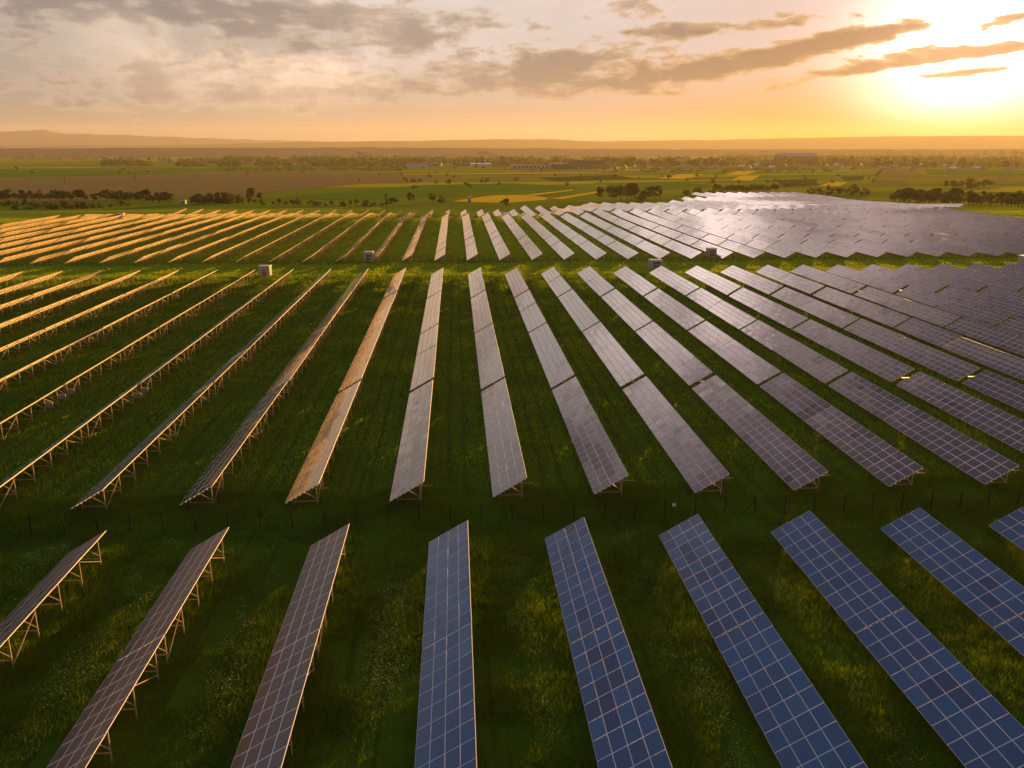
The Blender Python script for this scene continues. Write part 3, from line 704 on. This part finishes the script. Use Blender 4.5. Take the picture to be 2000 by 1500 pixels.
# ------------------------------------------------------------------ meadow: blades and flowers as masses
def frustum_pts(n, ya, yb, power=1.0):
    y = ya + (yb-ya)*RNG.random(n)**power
    lo = np.array([-0.60, 0.70]); x = y*(-0.66 + RNG.random(n)*(1.44)) ; pad = 4; return x, y
def blades(name, n, ya, yb, w, h, label, patch=5.0, gm='grass'):
    y = np.sqrt(ya*ya + (yb*yb-ya*ya)*RNG.random(n)); x = (y+18)*(-0.60+RNG.random(n)*1.30)
    d = vnoise(x, y, patch, 4)*.6+vnoise(x, y, patch*.25, 5)*.4
    keep = RNG.random(n) < np.clip((d-.15)*2.2, 0.12, 1); x, y, d = x[keep], y[keep], d[keep]; n = len(x)
    th = RNG.random(n)*math.tau; ph = ((x-X0)/SP) % 1.0; rut = np.exp(-((ph-.56)/.022)**2)+np.exp(-((ph-.74)/.022)**2)
    rut = rut*(y > 80)*((y < 232) | (y > 268)) + np.exp(-((y-245)/.7)**2)+np.exp(-((y-249.5)/.7)**2); rut = rut*(.5+.5*vnoise(x, y, 14, 8)); hh = h*(.5+RNG.random(n)*.9)*(.55+d)*(1-.8*np.clip(rut, 0, 1)); ww = w*(.6+RNG.random(n)*.8)
    lean = RNG.normal(0, .35, (n, 2))*hh[:, None]; z = gz(x, y)-.02
    V = np.empty((n, 3, 3)); V[:, 0] = np.stack([x-np.cos(th)*ww/2, y-np.sin(th)*ww/2, z], 1); V[:, 1] = np.stack([x+np.cos(th)*ww/2, y+np.sin(th)*ww/2, z], 1)
    V[:, 2] = np.stack([x+lean[:, 0], y+lean[:, 1], z+hh], 1)
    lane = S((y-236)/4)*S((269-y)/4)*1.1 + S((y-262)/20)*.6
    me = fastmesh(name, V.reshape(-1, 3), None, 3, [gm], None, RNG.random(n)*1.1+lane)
    tag(link(name, me), label, 'grass', kind='stuff')
blades('tall_grass', 520000, 34, 82, .045, .42, 'dark uneven tall grass around the front tables', 3.5, 'grass_tall')
blades('meadow_grass', 520000, 82, 250, .11, .36, 'green grass growing between the middle rows', 6)
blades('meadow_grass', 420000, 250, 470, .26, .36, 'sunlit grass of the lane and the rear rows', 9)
def flowers(name, n, ya, yb, s, m, label, thr, seed):
    y = np.sqrt(ya*ya + (yb*yb-ya*ya)*RNG.random(n)); x = (y+18)*(-0.60+RNG.random(n)*1.30)
    ph = ((x-(X0+4.247))/SP) % 1.0; strip = np.where(y < 72, np.exp(-((ph-.74)/.24)**2), .45)
    d = (vnoise(x, y, 4.5, seed)*.6+vnoise(x, y, 1.1, seed+1)*.4)*(.35+.75*strip)
    k = RNG.random(n) < np.clip((d-thr+.06)*3.2, 0, 1)**1.6; x, y = x[k], y[k]; n = len(x)
    z = gz(x, y)+.30+RNG.random(n)*.22; ss = s*(.5+RNG.random(n)); th = RNG.random(n)*math.tau; tl = RNG.normal(0, .5, (n, 2))
    V = np.empty((n, 4, 3))
    for q in range(4):
        a = th+q*math.pi/2; ex, ey = np.cos(a)*ss, np.sin(a)*ss; V[:, q] = np.stack([x+ex, y+ey, z+ex*tl[:, 0]+ey*tl[:, 1]], 1)
    tag(link(name, fastmesh(name, V.reshape(-1, 3), None, 4, [m])), label, 'wildflowers', kind='stuff')
flowers('wildflowers', 190000, 36, 72, .022, 'petal', 'yellow-green wildflowers speckling strips between the front tables', .50, 11)
flowers('wildflowers', 24000, 36, 78, .020, 'petal_white', 'sparse whitish flowers in the front grass', .50, 14)
flowers('wildflowers', 40000, 80, 235, .045, 'petal', 'scattered yellow flowers between the middle rows', .42, 17)

# ------------------------------------------------------------------ trees and bushes
def crown_mesh(kind, leaf, seed):
    rs = np.random.default_rng(seed); lobes = []
    if kind == 'round': H, R, z0 = 8.0, 3.3, 1.6
    elif kind == 'tall': H, R, z0 = 12.0, 2.3, 2.2
    elif kind == 'wide': H, R, z0 = 9.5, 4.8, 2.0
    else: H, R, z0 = 3.2, 2.3, 0.1           # bush
    for i in range(16 if kind != 'bush' else 10):
        f = rs.random(); hz = z0+(H-z0)*(.12+.76*f); rr = R*math.sqrt(max(.05, 1-(2*f-1)**2*.8))*(.55+.35*rs.random()); a = rs.random()*math.tau
        lobes.append((math.cos(a)*rr*.75, math.sin(a)*rr*.75, hz, R*(.26+.22*rs.random())))
    n = 620 if kind != 'bush' else 320; V = []
    for i in range(n):
        lx, ly, lz, lr = lobes[int(rs.integers(len(lobes)))]
        d = rs.normal(0, 1, 3); d /= np.linalg.norm(d)+1e-9; p = np.array([lx, ly, lz])+d*lr*(rs.random()**.4)*np.array([1, 1, .85])
        a = rs.normal(0, 1, 3); a /= np.linalg.norm(a); b = np.cross(a, rs.normal(0, 1, 3)); b /= np.linalg.norm(b)
        s = (.30+.28*rs.random())*(1 if kind != 'bush' else .6)
        V += [p-a*s-b*s*.6, p+a*s-b*s*.6, p+a*s*.7+b*s*.6, p-a*s*.7+b*s*.6]
    return fastmesh('crown', np.array(V), None, 4, [leaf])
def trunk_mesh(kind):
    H = {'round': 5.2, 'tall': 9.0, 'wide': 6.0, 'bush': 1.6}[kind]; mb = MB(); r = H*.035+.05
    mb.tube((0, 0, -.5), (0.1, .05, H*.45), r, r*.7, 'bark'); mb.tube((.1, .05, H*.45), (-.1, .1, H), r*.7, r*.2, 'bark')
    for a in range(4): mb.tube((.05, 0, H*(.35+.1*a)), (math.cos(a*1.7)*H*.3, math.sin(a*1.7)*H*.3, H*(.6+.1*a)), r*.4, r*.12, 'bark', 5)
    return mb.mesh('trunk')
TR = {k: trunk_mesh(k) for k in ('round', 'tall', 'wide', 'bush')}
CR = {(k, l): [crown_mesh(k, l, 100+i+hash_) for i in range(3)] for hash_, (k, l) in enumerate([(k, l) for k in ('round', 'tall', 'wide', 'bush') for l in ('leaf_dark', 'leaf_mid', 'leaf_warm')])}
def tree(x, y, h, kind, leaf, label, group, name=None):
    base = {'round': 8.0, 'tall': 12.0, 'wide': 9.5, 'bush': 3.2}[kind]
    t = empty(name or ('bush' if kind == 'bush' else 'tree'), (x, y, float(gz(x, y))), random.random()*6.28); s = h/base; t.scale = (s*random.uniform(1.0, 1.45), s*random.uniform(1.0, 1.45), s)
    link('crown', random.choice(CR[(kind, leaf)]), t); link('trunk' if kind != 'bush' else 'stem', TR[kind], t)
    tag(t, label, 'bush' if kind == 'bush' else 'tree', group); return t
def belt(u0, u1, v0, v1, n, h, kinds, leaves, label, group, seed=0):
    rs = random.Random(seed)
    for i in range(n):
        f = (i+rs.random())/n; u = u0+(u1-u0)*f; v = v0+(v1-v0)*f+rs.uniform(-1, 1)*((1.5 if v0 > 350 else .8))
        p = at(u, v); tree(p.x, p.y, h*rs.uniform(.6, 1.25), rs.choice(kinds), rs.choice(leaves), label, group)
LD, LM, LW = 'leaf_dark', 'leaf_mid', 'leaf_warm'
belt(-10, 230, 391, 392, 34, 7.4, ['round', 'wide'], [LD, LD, LM], 'dark dense tree in the hedge line at the left', 'left hedge line')
belt(225, 340, 393, 396, 15, 8.0, ['round', 'wide'], [LD, LM], 'dark tree in the hedge line left of the pale-roofed shed', 'hedge line left of the shed', 1)
belt(368, 470, 398, 397, 14, 6.8, ['round', 'wide', 'bush'], [LD, LM], 'bushy tree in the hedge line right of the pale-roofed shed', 'hedge line right of the shed', 2)
belt(470, 760, 399, 405, 26, 4.0, ['bush', 'round'], [LD, LM, LW], 'low bush in the thin hedge behind the rear tables', 'thin hedge behind the rear tables', 3)
belt(-10, 180, 402, 416, 22, 4.8, ['bush', 'round', 'tall'], [LM, LM, LD], 'loose green shrub in the scrub before the left hedge', 'scrub at the left', 4)
belt(20, 260, 412, 404, 14, 3.6, ['bush'], [LM, LD], 'low scrub bush beside the golden tables', 'scrub beside the golden tables', 5)
for (u, v, h, kd, lf, lb) in [(803, 396, 7.5, 'round', LD, 'round dark tree left of two behind the centre'), (846, 396, 8, 'wide', LM, 'round dark tree, right of two behind the centre'), (866, 397, 6, 'bush', LM, 'low bush beside the right of the two round trees'),
                              (768, 399, 5, 'bush', LD, 'small dark bush behind the leftmost pale rear rows'), (755, 397, 8, 'tall', LM, 'slender tree left of the two round trees'), (987, 402, 5, 'bush', LD, 'dark round bush beside the far cabin'),
                              (492, 388, 9, 'round', LM, 'single olive tree at the corner of the ploughed field'), (508, 391, 6, 'round', LD, 'small dark tree right of the olive tree'), (486, 391, 5, 'round', LD, 'small dark tree left of the olive tree')]:
    p = at(u, v); tree(p.x, p.y, h, kd, lf, lb, None)
for i, (u, v, h, kd, lf) in enumerate([(1172, 391, 11, 'round', LD), (1196, 392, 13, 'wide', LM), (1212, 391, 13, 'round', LM), (1224, 391, 16, 'tall', LM), (1234, 391, 15, 'round', LD), (1262, 391, 12, 'wide', LM), (1278, 390, 12, 'round', LM), (1288, 389, 13, 'tall', LW), (1250, 392, 6, 'bush', LM)]):
    p = at(u, v); tree(p.x, p.y, h*.92, kd, lf, f'{ordn(i+1)} tree in the clump right of the rapeseed field', 'clump right of the rapeseed field')
belt(1330, 1410, 380, 377, 7, 5, ['bush'], [LD, LM], 'dark bush behind the silvery tables, right of the clump', 'bushes behind the silvery tables', 6)
belt(1395, 1520, 375, 373, 20, 7, ['round', 'wide'], [LD, LM], 'dark tree in the row behind the crest of tables', 'tree row behind the crest', 7)
belt(1575, 1700, 378, 382, 12, 6, ['round', 'bush'], [LD, LM], 'hazy bush behind the crest, left of the long hedge', 'bushes left of the long hedge', 8)
belt(1740, 2020, 393, 412, 46, 10.0, ['round', 'tall', 'wide'], [LD, LD, LM], 'dark tree of the long dense hedge at the right', 'long dense hedge at the right', 9)
belt(1840, 1930, 366, 366, 8, 8, ['round', 'bush'], [LM, LD], 'hazy tree in the small group beyond the right hedge', 'small group beyond the right hedge', 10)
# scattered field bushes
rs = random.Random(12)
for i in range(105):
    u = rs.uniform(0, 1700); v = rs.uniform(327, 372)
    if 0 < u < 700 and 340 < v < 395: continue
    p = at(u, v); side = 'left' if u < 660 else 'middle' if u < 1330 else 'right'
    tree(p.x, p.y, rs.uniform(3, 6), 'bush', rs.choice([LD, LM]), f'tiny lone bush dotted on the {side} farmland', f'lone bushes on the {side} farmland')
for i in range(9):
    p = at(345+i*6.5+rs.uniform(-2, 2), 327+rs.uniform(-1, 1)); tree(p.x, p.y, rs.uniform(6, 11), 'round', LD, 'dark tree in the clump before the left village', 'clump before the left village')
# village tree belt
zones = [(-10, 200, 303, 303, 9, 12, 'far left'), (200, 420, 312, 318, 12, 12, 'left'), (420, 660, 313, 322, 20, 17, 'left of centre'), (660, 900, 323, 322, 18, 17, 'left centre'), (900, 1180, 321, 323, 24, 20, 'centre'),
         (1180, 1420, 325, 327, 20, 20, 'right of centre'), (1420, 1700, 324, 322, 18, 18, 'right'), (1700, 2010, 326, 330, 18, 18, 'far right')]
for zi, (u0, u1, v0, v1, n, h, nm) in enumerate(zones):
    belt(u0, u1, v0, v1, n, h, ['round', 'wide', 'tall', 'round'], [LD, LM, LM, LW], f'hazy tree among the village houses, {nm}', f'village trees, {nm}', 20+zi)
belt(1715, 2010, 308, 308, 16, 38, ['round', 'wide'], [LD, LM], 'tall hazy tree in the glowing wood at the far right', 'glowing wood at the far right', 40)
# far woods that read as one mass
def wood(name, u0, u1, v0, v1, n, h, label, seed):
    rs_ = np.random.default_rng(seed); V = []
    for i in range(n):
        u = rs_.uniform(u0, u1); v = v0+(v1-v0)*rs_.random(); p = at(u, v); R = h*(.5+.5*rs_.random())*.6
        if vnoise(u, v*4, 30, seed) < .32: continue
        for q in range(26):
            d = rs_.normal(0, 1, 3); d /= np.linalg.norm(d); c = np.array([p.x, p.y, FZ+R*.75])+d*R*np.array([1.1, 1.1, .8]); a = rs_.normal(0, 1, 3); a /= np.linalg.norm(a); b = np.cross(a, d); s = R*.30
            V += [c-a*s-b*s, c+a*s-b*s, c+a*s+b*s, c-a*s+b*s]
    tag(link(name, fastmesh(name, np.array(V), None, 4, [LD if seed % 2 else LM])), label, 'wood', kind='stuff')
wood('wood', -30, 2030, 298, 305, 1800, 15, 'far belt of woodland behind the villages', 51)
wood('wood', -30, 900, 303, 313, 1100, 12, 'hazy belt of woodland at the left', 52)
wood('wood', 200, 2030, 313, 325, 2200, 13, 'low thickets between the village houses', 53)

wood('wood', 420, 1450, 312, 319, 800, 20, 'dense dark trees behind the village roofs', 55)
wood('wood', 1420, 2030, 306, 322, 700, 24, 'glowing hazy woodland at the right', 56)
wood('wood', 430, 800, 324, 334, 260, 6, 'low scattered thicket along the near edge of the left village', 57)
wood('wood', 1180, 1700, 330, 337, 200, 6, 'low thicket along the near edge of the right village', 59)
# ------------------------------------------------------------------ buildings
M['tile_red'] = mat('red_roof_tiles', rough=0.8, build=var(.8, .2, (0.20, 0.075, 0.045)))
M['tile_grey'] = mat('grey_roof', rough=0.45, build=var(.8, .2, (0.22, 0.21, 0.21)))
M['tile_pale'] = mat('pale_metal_roof', rough=0.35, build=var(.5, .1, (0.70, 0.70, 0.70)))
M['wall_white'] = mat('white_plaster', rough=0.8, build=var(.6, .1, (0.50, 0.47, 0.42)))
M['wall_tan'] = mat('tan_plaster', rough=0.8, build=var(.6, .15, (0.38, 0.30, 0.22)))
M['wall_brick'] = mat('brick_wall', rough=0.8, build=var(.6, .2, (0.26, 0.14, 0.09)))
M['wall_dark'] = mat('dark_cladding', rough=0.6, build=var(.3, .2, (0.07, 0.055, 0.055)))
M['pane'] = mat('window_pane', (0.05, 0.06, 0.07), 0.08)
def house(x, y, w, d, h, rh, wall, roof, rz, label, name='house', cat='house', group=None, wins=(3, 1), chimney=True):
    t = empty(name, (x, y, FZ), rz); mb = MB(); mb.box((-w/2, -d/2, -.5), (w/2, d/2, h), wall)
    for s in (-1, 1): mb.face([(s*w/2, -d/2, h), (s*w/2, d/2, h), (s*w/2, 0, h+rh)][::s], wall)
    mb.build('wall', t); mb = MB(); e = .4; sl = rh/(d/2)
    for s in (-1, 1):
        A = [(-w/2-e, s*(d/2+e), h-sl*e+.05), (w/2+e, s*(d/2+e), h-sl*e+.05), (w/2+e, 0, h+rh+.05), (-w/2-e, 0, h+rh+.05)]
        mb.face(A[::s], roof); B = [(a, b, c+.18) for a, b, c in A]; mb.face(B[::-s], roof)
        mb.face([A[0], A[1], B[1], B[0]], roof); mb.face([A[1], A[2], B[2], B[1]], roof); mb.face([A[3], A[0], B[0], B[3]], roof)
    rf = mb.build('roof', t)
    if chimney: mb = MB(); mb.box((w*.2, .3, h+rh*.5), (w*.2+.7, 1.0, h+rh+.9), 'wall_brick'); mb.build('chimney', rf)
    nx_, nz_ = wins
    for i in range(nx_):
        for j in range(nz_):
            cx = -w/2+w*(i+.5)/nx_; z = 1.0+j*2.7; mb = MB(); mb.box((cx-.55, -d/2-.06, z), (cx+.55, -d/2-.01, z+1.3), 'white'); f = mb.build('window', t)
            mb = MB(); mb.box((cx-.45, -d/2-.09, z+.1), (cx+.45, -d/2-.062, z+1.2), 'pane'); mb.build('pane', f)
    tag(t, label, cat, group); return t
rs = random.Random(5)
hz = [(-5, 200, 302, 305, 14, 'at the far left'), (190, 420, 311, 318, 18, 'at the left'), (430, 640, 317, 323, 12, 'left of centre'), (1190, 1420, 326, 330, 14, 'right of centre'), (1440, 1720, 321, 330, 30, 'at the right'), (1730, 2000, 322, 333, 26, 'at the far right')]
protos = []
for i, (w, d, h, rh, wa, ro) in enumerate([(11, 9, 2.8, 4, 'wall_white', 'tile_red'), (13, 9, 2.8, 4.4, 'wall_tan', 'tile_grey'), (10, 8, 3.6, 3.8, 'wall_tan', 'tile_red'), (12, 9, 3.4, 4.0, 'wall_brick', 'tile_red'), (15, 8, 3.2, 3.2, 'wall_tan', 'tile_pale')]):
    protos.append((w, d, h, rh, wa, ro))
for (u0, u1, v0, v1, n, nm) in hz:
    for i in range(n):
        u = u0+(u1-u0)*(i+rs.random())/n; v = v0+(v1-v0)*rs.random(); p = at(u, v); w, d, h, rh, wa, ro = rs.choice(protos)
        wn = {'wall_white': 'white', 'wall_tan': 'tan', 'wall_brick': 'brick'}[wa]; rn = {'tile_red': 'red', 'tile_grey': 'grey', 'tile_pale': 'pale'}[ro]
        house(p.x, p.y, w, d, h, rh, wa, ro, rs.uniform(-1.2, 1.2), f'tiny {wn} village house with {rn} roof {nm}', group=f'village houses {nm}', chimney=False)
p = at(1408, 322); house(p.x, p.y, 20, 15, 7, 8, 'wall_white', 'tile_grey', 1.0, 'large white gabled house with grey roof, right of centre', wins=(3, 2))
p = at(343, 316); house(p.x, p.y, 16, 12, 6, 6, 'wall_white', 'tile_red', 1.3, 'white gabled house brightest in the left village')
p = at(758, 318); house(p.x, p.y, 14, 10, 5, 6, 'wall_white', 'tile_grey', 1.2, 'white gabled house behind the low grey sheds')
p = at(815, 327); house(p.x, p.y, 50, 22, 4.2, 5.5, 'wall_white', 'tile_grey', .12, 'long low shed with white end, left of centre', 'shed', 'shed', wins=(7, 1), chimney=False)
p = at(848, 324); house(p.x, p.y, 40, 16, 4, 5, 'wall_tan', 'tile_grey', -.1, 'brown-roofed shed behind the long low shed', 'shed', 'shed', wins=(5, 1), chimney=False)
p = at(928, 324); house(p.x, p.y, 82, 24, 5, 2.4, 'wall_white', 'tile_pale', .05, 'long hall with bright white metal roof', 'hall', 'hall', wins=(9, 1), chimney=False)
p = at(946, 320); house(p.x, p.y, 36, 14, 9, 2, 'wall_tan', 'tile_pale', .05, 'raised pale-roofed block behind the white-roofed hall', 'hall', 'hall', wins=(6, 1), chimney=False)
def factory(x, y, label):
    t = empty('factory', (x, y, FZ), .04)
    for nm, lo, hi, m in [('main_hall', (-62, 0, -.5), (30, 40, 11), 'wall_dark'), ('upper_block', (-20, 4, 11.01), (60, 38, 19), 'wall_dark'), ('side_hall', (30.02, 5, -.5), (74, 36, 14), 'wall_brick'), ('pale_annex', (-150, 6, -.5), (-62.02, 30, 9), 'wall_tan'), ('parapet', (-62.4, -.4, 11.02), (-20.3, 40.4, 11.9), 'tile_grey')]:
        mb = MB(); mb.box(lo, hi, m); mb.build(nm, t)
    for i in range(13): mb = MB(); mb.box((-58+i*6.5, -.1, 3), (-54.5+i*6.5, -.01, 5), 'pane'); mb.build('window', t)
    for i in range(9): mb = MB(); mb.box((-145+i*9, 5.9, 3), (-140+i*9, 5.99, 5.6), 'pane'); mb.build('window', t)
    for i in range(3): mb = MB(); mb.box((-2+i*9, -.12, 0), (2.5+i*9, -.01, 4.6), 'tile_grey'); mb.build('gate', t)
    tag(t, label, 'factory')
p = at(1130, 330); factory(p.x, p.y, 'wide dark factory block with paler annex to its left')
p = at(1634, 322); t = house(p.x, p.y+300, 130, 34, 22, 9, 'wall_dark', 'tile_grey', .03, 'huge hazy barn-like hall silhouetted in the glow', 'hall', 'hall', wins=(10, 2), chimney=False)
# church
p = at(1545, 318); ch = empty('church', (p.x, p.y+500, FZ), .5)
mb = MB(); mb.box((-9, -20, -.5), (9, 20, 12), 'wall_white'); mb.build('nave', ch)
mb = MB()
for s in (-1, 1): mb.face([(s*9.5, -20.5, 12), (s*9.5, 20.5, 12), (0, 20.5, 20), (0, -20.5, 20)][::s], 'tile_grey')
for yy in (-20.5, 20.5): mb.face([(-9.5, yy, 12.01), (9.5, yy, 12.01), (0, yy, 20)], 'wall_white')
mb.build('roof', ch)
mb = MB(); mb.box((-4.5, -29, -.5), (4.5, -20.02, 22), 'wall_white'); tw = mb.build('tower', ch)
mb = MB()
for q in range(4):
    a, b = [(-4.8, -29.3), (4.8, -29.3), (4.8, -19.7), (-4.8, -19.7)][q], [(4.8, -29.3), (4.8, -19.7), (-4.8, -19.7), (-4.8, -29.3)][q]
    mb.face([(*a, 22.02), (*b, 22.02), (0, -24.5, 38)], 'tile_grey')
mb.build('spire', tw); tag(ch, 'church with pointed spire in the golden haze', 'church')
# parked cars by the factory
CM = []
for i, c in enumerate([(.6, .6, .6), (.08, .08, .09), (.35, .05, .04)]):
    M[f'paint{i}'] = mat(f'car_paint_{i}', c, .3)
    b = MB(); pr = [(-2.2, .35), (2.2, .35), (2.2, .8), (1.3, .92), (.6, 1.42), (-1.1, 1.42), (-1.9, .95), (-2.2, .85)]
    for s in (-.85, .85): b.face([(x, s, z) for x, z in pr][::(1 if s < 0 else -1)], f'paint{i}')
    for (a0, b0), (a1, b1) in zip(pr, pr[1:]+pr[:1]): b.face([(a0, -.85, b0), (a0, .85, b0), (a1, .85, b1), (a1, -.85, b1)], f'paint{i}')
    CM.append(b.mesh('body'))
wb = MB(); wb.tube((0, -.1, .32), (0, .1, .32), .32, .32, 'dark', 10); WM = wb.mesh('wheel')
for i in range(22):
    p = at(1188+i*5.2, 329.5+(i % 3)*.6); t = empty('parked_car', (p.x, p.y, FZ), 1.2+rs.random()*.5); ci = rs.randrange(3); link('body', CM[ci], t)
    for wx in (-1.4, 1.4):
        for wy in (-.8, .8): link('wheel', WM, t, (wx, wy, 0))
    tag(t, f'tiny {["pale", "dark", "red"][ci]} car parked right of the dark factory', 'car', 'cars parked right of the factory')
# utility poles on the ploughed field
def pole(u, v, h, label):
    p = at(u, v); t = empty('utility_pole', (p.x, p.y, FZ)); mb = MB(); mb.tube((0, 0, -.5), (0, 0, h), .42, .28, 'pole'); mb.build('mast', t)
    mb = MB(); mb.bar((-1.3, 0, h-.8), (1.3, 0, h-.8), .3, .3, 'pole'); cb = mb.build('crossarm', t)
    for x in (-1.1, 0, 1.1): mb = MB(); mb.tube((x, 0, h-.7), (x, 0, h-.3), .09, .05, 'white'); mb.build('insulator', cb)
    mb = MB(); mb.tube((0, 0, -.1), (0, 0, .5), 1.2, .8, 'ground'); mb.build('mound', t); tag(t, label, 'pole')
pole(127, 361, 11, 'leftmost utility pole on the ploughed field'); pole(264, 355, 11, 'middle utility pole on the ploughed field'); pole(484, 344, 11, 'right utility pole at the edge of the ploughed field'); pole(381, 352, 8, 'faint short pole between the two right poles')

# ------------------------------------------------------------------ haze and smoke
def volume(name, lo, hi, dens, aniso, col, label):
    mb = MB(); mb.mats = []; me = bpy.data.meshes.new(name)
    (a, b, c), (d, e, f) = lo, hi
    me.from_pydata([(a, b, c), (d, b, c), (d, e, c), (a, e, c), (a, b, f), (d, b, f), (d, e, f), (a, e, f)], [], [(0, 3, 2, 1), (4, 5, 6, 7), (0, 1, 5, 4), (1, 2, 6, 5), (2, 3, 7, 6), (3, 0, 4, 7)])
    m = bpy.data.materials.new(name); m.use_nodes = True; k = G(m.node_tree); k.n.clear()
    v = k.new('ShaderNodeVolumePrincipled'); v.inputs['Color'].default_value = (*col, 1); v.inputs['Density'].default_value = dens; v.inputs['Anisotropy'].default_value = aniso
    k.l.new(v.outputs[0], k.new('ShaderNodeOutputMaterial').inputs['Volume']); me.materials.append(m)
    tag(link(name, me), label, 'haze', kind='stuff')
volume('haze', (-15000, -310, -9), (15000, 14500, 385), 0.000040, 0.32, (0.95, 0.94, 0.82), 'warm evening haze over the whole plain')

def smoke(u, v, w, h, label, seed):
    p = at(u, v); hw = w; me = bpy.data.meshes.new('smoke')
    V, Fc = [], []
    n, m_ = 14, 8      # a leaning plume: rings along a drifting path
    for i in range(n):
        t = i/(n-1); c = Vector((p.x - hw*t**1.2, p.y, FZ+4+h*(0.15+0.85*t**0.7))); r = h*(.10+.42*t)*math.sin(math.pi*min(1, .12+t*.88))**.5+1
        for j in range(m_): a = j*math.tau/m_; V.append((c.x+math.sin(a)*r*.5*(1+.3*math.sin(i*2.1+j)), c.y+math.cos(a)*r*1.5, c.z+math.sin(a+1.57)*0+math.sin(a)*r*.8))
    for i in range(n-1):
        for j in range(m_): Fc.append((i*m_+j, i*m_+(j+1) % m_, (i+1)*m_+(j+1) % m_, (i+1)*m_+j))
    Fc.append(tuple(range(m_))[::-1]); Fc.append(tuple((n-1)*m_+j for j in range(m_)))
    me.from_pydata(V, [], Fc); m = bpy.data.materials.new('smoke'); m.use_nodes = True; k = G(m.node_tree); k.n.clear()
    pos = E(k, k.new('ShaderNodeNewGeometry').outputs['Position']); nz = k.noise(pos, 0.045, 3, 0.6)
    vv_ = k.new('ShaderNodeVolumePrincipled'); vv_.inputs['Color'].default_value = (1, 1, 1, 1); vv_.inputs['Anisotropy'].default_value = 0.3
    k.put(vv_.inputs['Density'], k.smooth(nz, .40, .75)*0.010); k.l.new(vv_.outputs[0], k.new('ShaderNodeOutputMaterial').inputs['Volume']); me.materials.append(m)
    tag(link('smoke', me), label, 'smoke', kind='stuff')
smoke(975, 309, 120, 26, 'thin pale smoke drifting left over the central village trees', 1)
smoke(728, 309, 90, 24, 'faint smoke drifting left over trees left of centre', 2)
